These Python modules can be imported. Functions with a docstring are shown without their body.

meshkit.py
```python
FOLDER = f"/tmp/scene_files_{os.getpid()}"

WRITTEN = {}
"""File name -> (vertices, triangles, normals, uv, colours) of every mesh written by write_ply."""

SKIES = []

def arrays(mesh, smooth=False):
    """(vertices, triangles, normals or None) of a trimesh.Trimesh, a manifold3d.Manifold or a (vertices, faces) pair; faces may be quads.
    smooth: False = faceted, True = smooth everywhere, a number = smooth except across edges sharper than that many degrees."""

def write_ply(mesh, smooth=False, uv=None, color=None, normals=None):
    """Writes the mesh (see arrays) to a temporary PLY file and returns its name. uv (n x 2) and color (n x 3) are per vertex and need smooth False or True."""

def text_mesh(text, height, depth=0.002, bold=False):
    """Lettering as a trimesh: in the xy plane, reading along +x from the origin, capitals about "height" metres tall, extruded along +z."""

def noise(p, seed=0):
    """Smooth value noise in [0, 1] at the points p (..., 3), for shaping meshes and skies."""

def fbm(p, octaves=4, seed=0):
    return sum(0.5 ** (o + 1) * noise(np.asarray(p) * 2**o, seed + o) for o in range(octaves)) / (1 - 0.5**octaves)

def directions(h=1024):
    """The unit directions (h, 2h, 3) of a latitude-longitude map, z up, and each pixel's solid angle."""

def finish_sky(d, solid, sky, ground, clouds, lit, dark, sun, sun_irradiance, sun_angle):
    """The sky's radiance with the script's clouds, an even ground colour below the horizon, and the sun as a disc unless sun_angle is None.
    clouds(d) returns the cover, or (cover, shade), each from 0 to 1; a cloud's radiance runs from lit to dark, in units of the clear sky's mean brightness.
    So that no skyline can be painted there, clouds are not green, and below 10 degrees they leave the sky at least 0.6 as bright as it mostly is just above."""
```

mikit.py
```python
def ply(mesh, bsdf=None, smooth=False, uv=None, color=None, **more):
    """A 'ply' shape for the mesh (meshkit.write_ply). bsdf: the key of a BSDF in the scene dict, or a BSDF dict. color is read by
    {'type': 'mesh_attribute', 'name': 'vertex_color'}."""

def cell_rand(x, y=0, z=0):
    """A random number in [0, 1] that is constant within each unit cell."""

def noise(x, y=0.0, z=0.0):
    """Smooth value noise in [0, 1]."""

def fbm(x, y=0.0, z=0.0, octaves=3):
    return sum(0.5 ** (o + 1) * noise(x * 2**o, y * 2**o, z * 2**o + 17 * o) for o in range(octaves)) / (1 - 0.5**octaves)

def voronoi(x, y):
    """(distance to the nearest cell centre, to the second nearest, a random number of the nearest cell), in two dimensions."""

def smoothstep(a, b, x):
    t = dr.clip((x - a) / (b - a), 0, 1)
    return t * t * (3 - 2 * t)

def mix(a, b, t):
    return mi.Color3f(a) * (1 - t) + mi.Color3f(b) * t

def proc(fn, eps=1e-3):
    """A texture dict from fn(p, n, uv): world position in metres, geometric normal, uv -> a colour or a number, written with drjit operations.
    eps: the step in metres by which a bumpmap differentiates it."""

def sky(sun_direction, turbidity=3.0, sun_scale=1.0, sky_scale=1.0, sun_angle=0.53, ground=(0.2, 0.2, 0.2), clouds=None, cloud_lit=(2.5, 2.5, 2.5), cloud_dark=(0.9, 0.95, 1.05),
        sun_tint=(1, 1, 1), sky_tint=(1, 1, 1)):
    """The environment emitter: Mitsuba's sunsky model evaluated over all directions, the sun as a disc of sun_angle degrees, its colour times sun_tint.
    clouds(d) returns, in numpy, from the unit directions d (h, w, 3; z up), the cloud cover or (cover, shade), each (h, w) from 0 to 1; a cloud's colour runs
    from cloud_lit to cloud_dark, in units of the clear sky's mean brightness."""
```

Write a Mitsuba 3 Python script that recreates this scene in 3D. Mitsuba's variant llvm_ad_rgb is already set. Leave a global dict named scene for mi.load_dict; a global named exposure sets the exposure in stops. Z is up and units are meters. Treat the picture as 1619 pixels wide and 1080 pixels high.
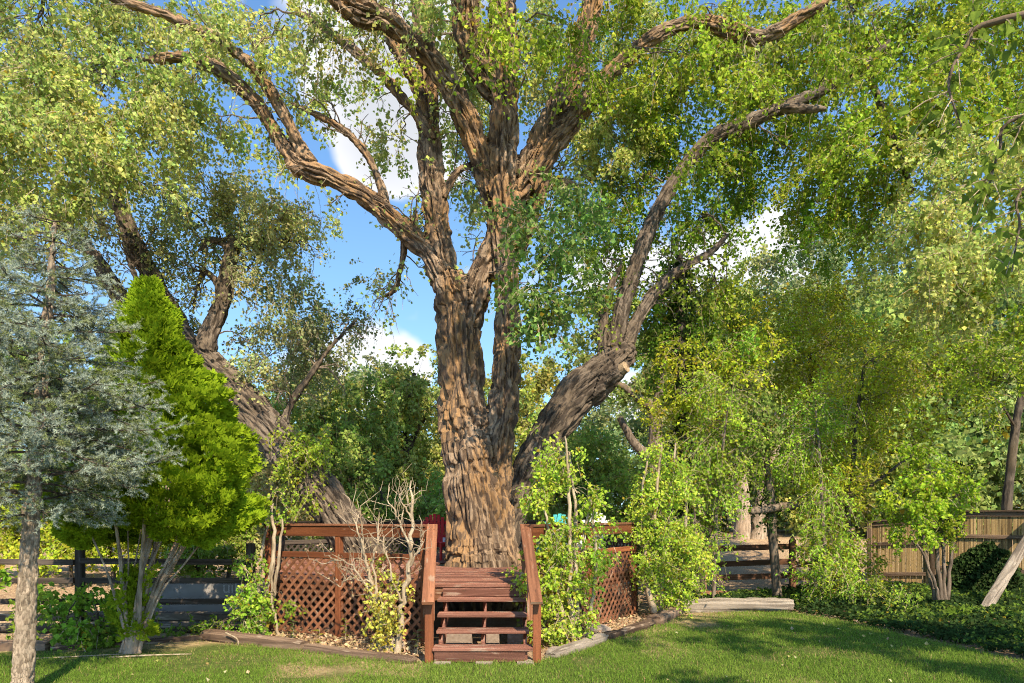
import math, numpy as np, trimesh, drjit as dr, mitsuba as mi, mikit, meshkit
from shapely.geometry import Polygon, Point, box as sbox
T = mi.ScalarTransform4f
scene, labels, used = {}, {}, {}

# ---------------------------------------------------------------- camera, sky, exposure
F, CX, HOR, H = 1079.0, 809.5, 815.0, 1.78            # focal length and horizon in pixels of the 1619 x 1080 frame, eye height in metres
scene['camera'] = {'type': 'perspective', 'fov': math.degrees(2 * math.atan(809.5 / F)), 'fov_axis': 'x', 'near_clip': 0.05, 'far_clip': 3000.0,
                   'principal_point_offset_x': 0.0, 'principal_point_offset_y': -(HOR - 540) / 1080,
                   'to_world': T().look_at(origin=[0, 0, H], target=[0, 10, H], up=[0, 0, 1])}
EL = math.radians(40)
SUN = np.array([0.33 * math.cos(EL), -0.94 * math.cos(EL), math.sin(EL)])


def P(px, py, Y):
    return np.array([(px - CX) / F * Y, Y, H - (py - HOR) / F * Y])


def clouds(d):
    n = meshkit.fbm(d * np.array([3.0, 3.0, 5.0]) + 4.3, 5, 11)
    fine = meshkit.fbm(d * 13 + 1.7, 4, 5)
    e = -0.13 + 0 * n
    for px, py, w, a in ((590, 235, 0.105, 0.42), (640, 150, 0.12, 0.30), (550, 560, 0.085, 0.42), (640, 590, 0.10, 0.42), (410, 20, 0.08, 0.3), (1010, 670, 0.12, 0.3), (1230, 440, 0.07, 0.18), (530,430,.07,-.3),(420,200,.12,-.3),(660,430,.06,-.25),(200,430,.2,-.3)):
        c = np.array([px - CX, F, HOR - py]); c /= np.linalg.norm(c)
        e = e + a * np.exp(-((d - c) ** 2).sum(-1) / w ** 2)
    t = (n + 0.85 * (fine - 0.5) + e - 0.58) / 0.13
    cover = np.clip(t, 0, 1) ** 1.2
    shade = np.clip((n + e - 0.60) * 2.2, 0, 0.9) * np.clip(d[..., 2] * 2.6 - 0.45, 0.0, 1)
    return cover * 0.96, shade


scene['sky'] = mikit.sky(SUN, turbidity=3.0, sun_scale=1.0, sky_scale=1.3, sun_tint=(1.0, 0.985, 0.95), clouds=clouds, sky_tint=(0.86, 1.0, 1.1), cloud_lit=(1.9, 1.9, 1.93), cloud_dark=(1.1, 1.14, 1.22), ground=(0.16, 0.15, 0.1))
exposure = 2.5


# ---------------------------------------------------------------- materials
def rgb(*c):
    return {'type': 'rgb', 'value': list(c)}


VC = {'type': 'mesh_attribute', 'name': 'vertex_color'}


def mat(name, color, rough=0.7, spec=0.3, bump=None, scale=0.003, eps=2e-3, metallic=0.0):
    col = mikit.proc(color) if callable(color) else (color if isinstance(color, dict) else rgb(*color))
    b = {'type': 'principled', 'base_color': col, 'roughness': rough, 'specular': spec, 'metallic': metallic}
    if bump is not None:
        b = {'type': 'bumpmap', 'arbitrary': mikit.proc(bump, eps), 'scale': scale, 'bsdf': b}
    scene[name] = {'type': 'twosided', 'bsdf': b}


N, FB, SS, MX = mikit.noise, mikit.fbm, mikit.smoothstep, mikit.mix


def thin(name, trans, rough):
    scene[name] = {'type': 'principledthin', 'base_color': VC, 'roughness': rough, 'spec_trans': 0.0, 'diff_trans': trans, 'eta': 1.45}


thin('leaf_skin', 0.8, 0.36)
thin('grass_skin', 0.6, 0.5)
scene['needle_skin'] = {'type': 'twosided', 'bsdf': {'type': 'principled', 'base_color': VC, 'roughness': 0.55, 'specular': 0.3}}
scene['painted_skin'] = {'type': 'twosided', 'bsdf': {'type': 'principled', 'base_color': VC, 'roughness': 0.85, 'specular': 0.2}}


def bark_col(a, b, c):
    def f(p, n, uv):
        w = N(p.x * 2.3, p.y * 2.3, p.z * 0.9)
        g = FB(p.x * 26, p.y * 26, p.z * 4.5, 3)
        k = SS(0.52, 0.75, FB(p.x * 1.7 + 9, p.y * 1.7, p.z * 0.8, 2))
        m = MX(a, b, SS(0.3, 0.7, g))
        return MX(m, c, k * 0.75) * (0.8 + 0.4 * w)
    return f


def bark_bump(p, n, uv):
    return 1 - dr.abs(FB(p.x * 22, p.y * 22, p.z * 5, 3) * 2 - 1)


def bark_uv(a, b, c):
    def f(p, n, uv):
        w = N(p.x * 2.3, p.y * 2.3, p.z * 0.9)
        g = SS(0.36, 0.62, FB(uv.x * 27 + 2 * N(uv.x * 4, uv.y * 3), uv.y * 7.0, 0, 3))
        k = SS(0.38, 0.62, FB(p.x * 1.7 + 9, p.y * 1.7, p.z * 0.8, 2))
        return MX(MX(a, b, g), c, k * 0.75 * g) * (0.8 + 0.4 * w)
    return f


def bark_uv_bump(p, n, uv):
    return 1 - dr.abs(FB(uv.x * 24, uv.y * 6.0, 0, 3) * 2 - 1)


mat('bark_big', bark_uv((0.105, 0.076, 0.055), (0.295, 0.225, 0.162), (0.285, 0.165, 0.070)), 0.9, 0.12, bark_uv_bump, 0.02)
mat('bark_limb', bark_uv((0.065, 0.053, 0.044), (0.185, 0.155, 0.128), (0.14, 0.11, 0.08)), 0.9, 0.12, bark_uv_bump, 0.012)
mat('bark_grey', bark_col((0.085, 0.07, 0.056), (0.22, 0.18, 0.145), (0.17, 0.13, 0.09)), 0.9, 0.15, bark_bump, 0.008)
mat('bark_dark', bark_col((0.04, 0.035, 0.03), (0.12, 0.10, 0.08), (0.10, 0.08, 0.05)), 0.9, 0.15, bark_bump, 0.004)
mat('bark_pale', bark_col((0.22, 0.18, 0.14), (0.42, 0.35, 0.28), (0.36, 0.26, 0.18)), 0.9, 0.15, bark_bump, 0.006)
mat('twig_pale', bark_col((0.24, 0.19, 0.13), (0.46, 0.39, 0.29), (0.36, 0.29, 0.2)), 0.85, 0.2)
mat('bark_pine', bark_col((0.30, 0.15, 0.07), (0.46, 0.26, 0.12), (0.36, 0.2, 0.1)), 0.9, 0.15)


def scaly(p, n, uv):
    f1, f2, w = mikit.voronoi(uv.x * 30, uv.y * 22)
    return SS(0.05, 0.35, f2 - f1) * (0.5 + 0.5 * w)


def spruce_bark(p, n, uv):
    f1, f2, w = mikit.voronoi(uv.x * 30, uv.y * 22)
    return MX((0.16, 0.125, 0.09), (0.42, 0.35, 0.27), SS(0.0, 0.9, w * 0.7 + 0.5 * FB(p.x * 40, p.y * 40, p.z * 40, 2) - 0.1))


mat('bark_spruce', spruce_bark, 0.9, 0.15, scaly, 0.012)


def wood(a, b, worn, wear, fg=38.0):
    def f(p, n, uv):
        g = FB(uv.x * 1.6, uv.y * fg + 3 * N(uv.x * 0.8, uv.y * 3), 0, 4)
        big = N(uv.x * 0.9 + 7, uv.y * 5)
        board = mikit.cell_rand(dr.floor(uv.x / 20), 3, 1)
        w = SS(1 - wear, 1.15 - wear, FB(uv.x * 3.1 + 5, uv.y * 26, 2, 3) * 0.75 + 0.35 * N(uv.x * 7, uv.y * 14))
        f1, f2, r = mikit.voronoi(uv.x * 1.9, uv.y * 9)
        knot = (1 - SS(0.03, 0.1, f1)) * SS(0.72, 0.76, r)
        c = MX(a, b, SS(0.3, 0.7, g) * 0.8 + 0.2 * big) * (0.62 + 0.7 * board)
        return MX(MX(c, worn, w * 0.8), (0.05, 0.03, 0.02), knot * 0.6)
    return f


def wood_bump(p, n, uv):
    return FB(uv.x * 2, uv.y * 55, 0, 3)


mat('wood_stain', wood((0.155, 0.066, 0.036), (0.265, 0.122, 0.068), (0.32, 0.235, 0.17), 0.30), 0.7, 0.25, wood_bump, 0.004)
mat('wood_deck', wood((0.125, 0.054, 0.038), (0.22, 0.106, 0.077), (0.31, 0.225, 0.175), 0.32), 0.75, 0.25, wood_bump, 0.004)
mat('wood_rail', wood((0.150, 0.050, 0.022), (0.245, 0.088, 0.038), (0.32, 0.2, 0.13), 0.18), 0.6, 0.3, wood_bump, 0.003)
mat('wood_grey', wood((0.10, 0.085, 0.07), (0.25, 0.22, 0.185), (0.36, 0.33, 0.28), 0.3, 30), 0.85, 0.15, wood_bump, 0.008)
mat('wood_tie', wood((0.085, 0.058, 0.042), (0.20, 0.145, 0.105), (0.32, 0.26, 0.2), 0.3, 30), 0.88, 0.15, wood_bump, 0.008)
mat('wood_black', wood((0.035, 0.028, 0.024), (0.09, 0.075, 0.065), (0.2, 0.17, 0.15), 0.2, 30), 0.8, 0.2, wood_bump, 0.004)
mat('wood_ranch', wood((0.12, 0.06, 0.035), (0.22, 0.12, 0.075), (0.3, 0.2, 0.15), 0.2, 30), 0.8, 0.2, wood_bump, 0.004)


def picket_col(p, n, uv):
    g = FB(uv.x * 0.7, uv.y * 60, 0, 4)
    board = mikit.cell_rand(dr.floor(uv.x / 20), 3, 1)
    m = SS(0.5, 0.72, FB(uv.x * 0.8 + 3, uv.y * 34, 1, 3))
    return MX(MX((0.32, 0.225, 0.105), (0.44, 0.33, 0.17), SS(0.3, 0.7, g)) * (0.75 + 0.4 * board), (0.09, 0.063, 0.035), m * 0.85)


mat('wood_picket', picket_col, 0.85, 0.15, wood_bump, 0.004)


def cut_face(p, n, uv):
    return MX(MX((0.26, 0.19, 0.12), (0.42, 0.33, 0.22), N(p.x * 60, p.y * 60, p.z * 60)), (0.14, 0.10, 0.07), SS(0.55, 0.7, FB(p.x * 18, p.y * 18, p.z * 18, 3)))


mat('cut_wood', cut_face, 0.85, 0.15)


def stone_col(p, n, uv):
    return MX((0.2, 0.17, 0.15), (0.4, 0.34, 0.29), FB(p.x * 9, p.y * 9, p.z * 9, 4))


mat('stone_look', stone_col, 0.9, 0.15, lambda p, n, uv: FB(p.x * 25, p.y * 25, p.z * 25, 3), 0.01)
mat('paver_look', lambda p, n, uv: MX((0.2, 0.16, 0.135), (0.32, 0.27, 0.235), FB(p.x * 30, p.y * 30, p.z * 30, 3)), 0.9, 0.15)
mat('concrete_look', lambda p, n, uv: MX((0.20, 0.195, 0.19), (0.36, 0.35, 0.335), FB(p.x * 3, p.y * 3, p.z * 5, 5)), 0.9, 0.15, lambda p, n, uv: FB(p.x * 40, p.y * 40, p.z * 40, 2), 0.003)
mat('chalk', (0.5, 0.5, 0.5), 0.9)
mat('red_paint', (0.42, 0.012, 0.012), 0.4, 0.5)
mat('teal_paint', (0.07, 0.42, 0.45), 0.4, 0.5)
mat('white_paint', (0.72, 0.74, 0.78), 0.4, 0.5)
mat('plaque_white', (0.75, 0.74, 0.72), 0.5)
mat('plaque_ink', (0.03, 0.03, 0.03), 0.6)
mat('mug_glaze', (0.45, 0.55, 0.68), 0.25, 0.5)
mat('nail_grey', (0.3, 0.3, 0.32), 0.4, 0.5, metallic=0.8)


def soil(p, n, uv):
    big = FB(p.x * 0.35, p.y * 0.35, 1, 4)
    g = FB(p.x * 14, p.y * 14, 0, 4)
    speck = SS(0.62, 0.7, N(p.x * 55, p.y * 55)) * 0.6
    far = SS(0.4, 0.6, big)
    c = MX((0.15, 0.10, 0.065), (0.31, 0.22, 0.15), g)
    c = MX(c, (0.36, 0.28, 0.18), far * 0.55)
    return MX(c, (0.44, 0.36, 0.24), speck)


mat('soil', soil, 0.95, 0.1, lambda p, n, uv: FB(p.x * 18, p.y * 18, 0, 4), 0.03)


def turf(p, n, uv):
    g = FB(p.x * 20, p.y * 20, 0, 3)
    straw = SS(0.55, 0.70, FB(p.x * 0.9 + 2.2, p.y * 0.9, 0, 3) + 0.22 * SS(-1.9, -4.6, p.x) * SS(8.2, 9.2, p.y))
    return MX(MX((0.035, 0.055, 0.014), (0.09, 0.12, 0.03), g), MX((0.2, 0.14, 0.08), (0.36, 0.28, 0.16), g), straw * 0.8)


mat('turf', turf, 0.95, 0.1, lambda p, n, uv: FB(p.x * 30, p.y * 30, 0, 3), 0.02)


# ---------------------------------------------------------------- helpers
def key_for(name, parent=None):
    k = name if parent is None else parent + '__' + name
    c = used.get(k, 0)
    used[k] = c + 1
    return k if c == 0 else f'{k}_{c:03d}'


def thing(name, label, cat, group=None):
    k = key_for(name)
    labels[k] = {'label': label, 'category': cat}
    if group:
        labels[k]['group'] = group
    return k


def put(name, shape, parent=None, label=None, kind=None):
    k = key_for(name, parent)
    scene[k] = shape
    e = {}
    if label:
        e['label'] = label
    if kind:
        e['kind'] = kind
    if e:
        labels[k] = {**labels.get(k, {}), **e}
    return k


def tagged(name, shape, label, cat, group=None):
    k = thing(name, label, cat, group)
    scene[k] = shape
    return k


def structure(name, shape):
    k = key_for(name)
    scene[k] = shape
    labels[k] = {'kind': 'structure'}
    return k


class MB:
    """collects vertices, triangles, uvs and colours"""
    def __init__(self):
        self.v, self.f, self.u, self.c, self.n = [], [], [], [], 0

    def add(self, v, f, u=None, c=None):
        v = np.asarray(v, float).reshape(-1, 3)
        f = np.asarray(f, int)
        if f.shape[1] == 4:
            f = np.vstack([f[:, [0, 1, 2]], f[:, [0, 2, 3]]])
        self.v.append(v)
        self.f.append(f + self.n)
        self.u.append(np.zeros((len(v), 2)) if u is None else np.asarray(u, float))
        self.c.append(np.ones((len(v), 3)) * 0.5 if c is None else np.broadcast_to(np.asarray(c, float), (len(v), 3)))
        self.n += len(v)
        return self

    def get(self):
        return np.vstack(self.v), np.vstack(self.f)

    def shape(self, bsdf, smooth=False, uv=False, color=False, **k):
        return mikit.ply(self.get(), bsdf, smooth=smooth, uv=np.vstack(self.u) if uv else None, color=np.vstack(self.c) if color else None, **k)


def unit(v):
    v = np.asarray(v, float)
    return v / np.maximum(np.linalg.norm(v, axis=-1, keepdims=True), 1e-9)


_uv = np.random.default_rng(5)


def board(p0, p1, w, t, up=(0, 0, 1), c=0.004, mb=None):
    """a board from p0 to p1 (centre line), w wide across, t thick along up; chamfered edges; uv in metres along and across"""
    mb = mb or MB()
    p0, p1 = np.asarray(p0, float), np.asarray(p1, float)
    L = np.linalg.norm(p1 - p0)
    x = (p1 - p0) / L
    y = unit(np.cross(np.asarray(up, float), x))
    z = np.cross(x, y)
    a, b = w / 2, t / 2
    if c > 0:
        ring = [(-a + c, -b), (a - c, -b), (a, -b + c), (a, b - c), (a - c, b), (-a + c, b), (-a, b - c), (-a, -b + c)]
    else:
        ring = [(-a, -b), (a, -b), (a, b), (-a, b)]
    n = len(ring)
    ring = np.array(ring)
    off = np.array([_uv.integers(0, 400) * 20.0 + 5, _uv.random() * 9])
    per = np.concatenate([[0], np.cumsum(np.linalg.norm(np.roll(ring, -1, 0) - ring, axis=1))])
    for i in range(n):
        q = [ring[i], ring[(i + 1) % n]]
        v = [p0 + y * q[0][0] + z * q[0][1], p1 + y * q[0][0] + z * q[0][1], p1 + y * q[1][0] + z * q[1][1], p0 + y * q[1][0] + z * q[1][1]]
        u = np.array([[0, per[i]], [L, per[i]], [L, per[i + 1]], [0, per[i + 1]]]) + off
        mb.add(v, [[0, 3, 2, 1]], u)
    tri = np.array([[0, i, i + 1] for i in range(1, n - 1)])
    for p, flip in ((p0, 0), (p1, 1)):
        v = p + ring[:, :1] * y + ring[:, 1:] * z
        mb.add(v, tri if not flip else tri[:, ::-1], ring * 0.4 + off)
    return mb


def frames(p):
    """tangents and parallel-transported sides along polylines p (..., K, 3)"""
    t = unit(np.gradient(p, axis=-2))
    ref = np.where(np.abs(t[..., :1, 2:]) < 0.9, [0, 0, 1.0], [1.0, 0, 0])
    a = unit(np.cross(t[..., :1, :], ref))
    out = [a]
    for k in range(1, p.shape[-2]):
        tk = t[..., k:k + 1, :]
        a = unit(a - (a * tk).sum(-1, keepdims=True) * tk)
        out.append(a)
    a = np.concatenate(out, -2)
    return t, a, np.cross(t, a)


def tubes(p, r, sides=4):
    """many tubes at once: p (n, K, 3), r (n, K)"""
    p, r = np.asarray(p, float), np.asarray(r, float)
    n, K = r.shape
    t, a, b = frames(p)
    g = np.arange(sides) * 2 * np.pi / sides
    v = p[:, :, None] + r[:, :, None, None] * (np.cos(g)[:, None] * a[:, :, None] + np.sin(g)[:, None] * b[:, :, None])
    i, k, s = np.meshgrid(np.arange(n), np.arange(K - 1), np.arange(sides), indexing='ij')
    at = lambda kk, ss: (i * K + kk) * sides + ss % sides
    f = np.stack([at(k, s), at(k, s + 1), at(k + 1, s + 1), at(k + 1, s)], -1).reshape(-1, 4)
    return v.reshape(-1, 3), np.vstack([f[:, [0, 1, 2]], f[:, [0, 2, 3]]])


def spline(pts, m=4):
    """Catmull-Rom through the rows of pts (any number of columns)"""
    p = np.asarray(pts, float)
    q = np.vstack([2 * p[0] - p[1], p, 2 * p[-1] - p[-2]])
    out = []
    for i in range(1, len(q) - 2):
        for t in np.arange(m) / m:
            out.append(0.5 * (2 * q[i] + (q[i + 1] - q[i - 1]) * t + (2 * q[i - 1] - 5 * q[i] + 4 * q[i + 1] - q[i + 2]) * t * t + (3 * q[i] - q[i - 1] - 3 * q[i + 1] + q[i + 2]) * t ** 3))
    out.append(p[-1])
    return np.array(out)


def chain(rows, Y, m=3):
    """rows (px, py, width px[, metres behind Y]) -> nodes (x, y, z, radius)"""
    out = []
    for r in rows:
        yy = Y + (r[3] if len(r) > 3 else 0)
        out.append([*P(r[0], r[1], yy), r[2] / 2 / F * yy])
    return spline(out, m)


# ---------------------------------------------------------------- big trunks: smooth union of limbs, meshed, then cut with bark furrows
def surface_nets(D, o, h):
    s = D < 0
    c = np.zeros(tuple(n - 1 for n in D.shape), np.uint8)
    for i, j, k in np.ndindex(2, 2, 2):
        c += s[i:i + c.shape[0], j:j + c.shape[1], k:k + c.shape[2]]
    idx = np.argwhere((c > 0) & (c < 8))
    ids = np.full(c.shape, -1, np.int32)
    ids[tuple(idx.T)] = np.arange(len(idx))
    corner = {q: D[tuple((idx + q).T)] for q in np.ndindex(2, 2, 2)}
    acc, cnt = np.zeros((len(idx), 3)), np.zeros(len(idx))
    for q in np.ndindex(2, 2, 2):
        for ax in range(3):
            if q[ax] == 0:
                q2 = tuple(q[i] + (i == ax) for i in range(3))
                a, b = corner[q], corner[q2]
                m = (a < 0) != (b < 0)
                t = np.where(m, a / np.where(m, a - b, 1), 0)
                pt = np.array(q, float) + t[:, None] * np.eye(3)[ax]
                acc += np.where(m[:, None], pt, 0)
                cnt += m
    v = (idx + acc / cnt[:, None]) * h + o
    faces = []
    for ax in range(3):
        u, w = (ax + 1) % 3, (ax + 2) % 3
        lo = [slice(None)] * 3; hi = [slice(None)] * 3
        lo[ax], hi[ax] = slice(0, -1), slice(1, None)
        e = np.argwhere(s[tuple(lo)] != s[tuple(hi)])
        ok = (e[:, u] > 0) & (e[:, w] > 0) & (e[:, u] < D.shape[u] - 1) & (e[:, w] < D.shape[w] - 1)
        e = e[ok]
        flip = s[tuple(e.T)]
        def cell(du, dw):
            q = e.copy(); q[:, u] += du; q[:, w] += dw
            return ids[tuple(q.T)]
        quad = np.stack([cell(-1, -1), cell(0, -1), cell(0, 0), cell(-1, 0)], 1)
        quad[~flip] = quad[~flip][:, ::-1]
        faces.append(quad)
    return v, np.vstack(faces)


def trunk_mesh(chains, h, k, amp, seed, extra=()):
    """chains: list of node arrays. Returns vertices, triangles and the index of the nearest chain of every triangle."""
    nodes = np.vstack(chains)
    lo = (nodes[:, :3] - nodes[:, 3:]).min(0) - 0.2
    hi = (nodes[:, :3] + nodes[:, 3:]).max(0) + 0.2
    dim = np.ceil((hi - lo) / h).astype(int) + 1
    D = np.full(dim, 1.0, np.float32)
    segs = [(ci, c[i], c[i + 1]) for ci, c in enumerate(chains) for i in range(len(c) - 1)]
    for ci, a, b in segs:
        m = max(a[3], b[3]) + 0.16
        i0 = np.maximum(np.floor((np.minimum(a[:3], b[:3]) - m - lo) / h).astype(int), 0)
        i1 = np.minimum(np.ceil((np.maximum(a[:3], b[:3]) + m - lo) / h).astype(int) + 1, dim)
        if np.any(i1 <= i0):
            continue
        g = [((np.arange(i0[q], i1[q]) * h + lo[q]) - a[q]).astype(np.float32) for q in range(3)]
        d = (b[:3] - a[:3]).astype(np.float32)
        X, Y, Z = g[0][:, None, None], g[1][None, :, None], g[2][None, None, :]
        t = np.clip((X * d[0] + Y * d[1] + Z * d[2]) / max(float(d @ d), 1e-9), 0, 1)
        dist = np.sqrt((X - t * d[0]) ** 2 + (Y - t * d[1]) ** 2 + (Z - t * d[2]) ** 2) - (a[3] + t * (b[3] - a[3]))
        sl = tuple(slice(i0[q], i1[q]) for q in range(3))
        old = D[sl]
        hh = np.clip(0.5 + 0.5 * (old - dist) / k, 0, 1)
        D[sl] = old * (1 - hh) + dist * hh - k * hh * (1 - hh)
    v, f = surface_nets(D, lo, h)
    i = np.clip(((v - lo) / h).astype(int), 1, dim - 3)
    nrm = unit(np.stack([D[i[:, 0] + 1, i[:, 1], i[:, 2]] - D[i[:, 0] - 1, i[:, 1], i[:, 2]],
                         D[i[:, 0], i[:, 1] + 1, i[:, 2]] - D[i[:, 0], i[:, 1] - 1, i[:, 2]],
                         D[i[:, 0], i[:, 1], i[:, 2] + 1] - D[i[:, 0], i[:, 1], i[:, 2] - 1]], 1))
    best, who = np.full(len(v), 9.0), np.zeros(len(v), int)
    co = np.zeros((len(v), 3)); rad = np.zeros(len(v))
    for ci, c in enumerate(chains):
        t_, a_, b_ = frames(c[None, :, :3])
        arc = np.concatenate([[0], np.cumsum(np.linalg.norm(np.diff(c[:, :3], axis=0), axis=1))])
        for j in range(len(c) - 1):
            d = c[j + 1, :3] - c[j, :3]
            m = max(c[j, 3], c[j + 1, 3]) + 0.3
            near = np.flatnonzero(np.all((v > np.minimum(c[j, :3], c[j + 1, :3]) - m) & (v < np.maximum(c[j, :3], c[j + 1, :3]) + m), 1))
            if not len(near):
                continue
            q = v[near] - c[j, :3]
            t = np.clip(q @ d / max(d @ d, 1e-9), 0, 1)
            o = q - t[:, None] * d
            r = c[j, 3] + t * (c[j + 1, 3] - c[j, 3])
            dist = np.linalg.norm(o, axis=1) - r
            win = dist < best[near]
            w = near[win]
            best[w], who[w], rad[w] = dist[win], ci, r[win]
            aa = a_[0, j] * (1 - t[win, None]) + a_[0, j + 1] * t[win, None]
            bb = b_[0, j] * (1 - t[win, None]) + b_[0, j + 1] * t[win, None]
            co[w] = np.stack([(o[win] * aa).sum(1), (o[win] * bb).sum(1), arc[j] + t[win] * np.linalg.norm(d)], 1)
    warp = meshkit.fbm(co * [2.2, 2.2, 1.3] + seed + who[:, None] * 5.3, 3, seed) - 0.5
    ang = co.copy()
    ang[:, :2] += 0.14 * warp[:, None]
    fr = 1.0 / np.clip(0.075 + 0.085 * rad, 0.085, 0.13)
    sh = who[:, None] * np.array([13.1, 7.7, 3.3])
    c1 = np.abs(meshkit.noise(ang * np.stack([fr, fr, 0.13 * fr], 1) + 31 + sh, seed) - 0.5) * 2
    c2 = np.abs(meshkit.noise(ang * np.stack([1.7 * fr, 1.7 * fr, 0.18 * fr], 1) + 57 + sh, seed + 1) - 0.5) * 2
    c3 = meshkit.fbm(ang * np.stack([1.3 * fr, 1.3 * fr, 0.35 * fr], 1) + 7 + sh, 2, seed + 2) - 0.5
    lump = meshkit.fbm(co * 1.9 + 11 + who[:, None] * 4.1, 3, seed + 3) - 0.5
    A = amp * np.clip(rad / 0.3, 0.22, 1.0)
    disp = A * (-1.15 * np.exp(-(c1 / 0.2) ** 2) - 0.7 * np.exp(-(c2 / 0.24) ** 2) + 0.9 * c3) + np.clip(rad, 0, 0.5) * 0.26 * lump
    v = v + nrm * (disp + 0.25 * A)[:, None]
    f = np.vstack([f[:, [0, 1, 2]], f[:, [0, 2, 3]]])
    uv = np.column_stack([np.arctan2(co[:, 1], co[:, 0]) * np.clip(rad, 0.03, 1) + who * 3.7 + 9, co[:, 2] + who * 1.3])
    return v, f, who[f[:, 0]], uv


def tree_trunk(parent, chains, names, bsdf, h, k, amp, seed):
    """names: one part name per chain; chains of the same part (same index in names) share a mesh"""
    v, f, who, uv = trunk_mesh(chains, h, k, amp, seed)
    for nm in dict.fromkeys(names):
        sel = np.isin(who, [i for i, x in enumerate(names) if x == nm])
        if not sel.any():
            continue
        ff = f[sel]
        uq, inv = np.unique(ff, return_inverse=True)
        put(nm.split('#')[0], mikit.ply((v[uq], inv.reshape(-1, 3)), bsdf, smooth=True, uv=uv[uq]), parent)


# ---------------------------------------------------------------- foliage
def rand_dir(rng, n):
    return unit(rng.normal(size=(n, 3)))


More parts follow.
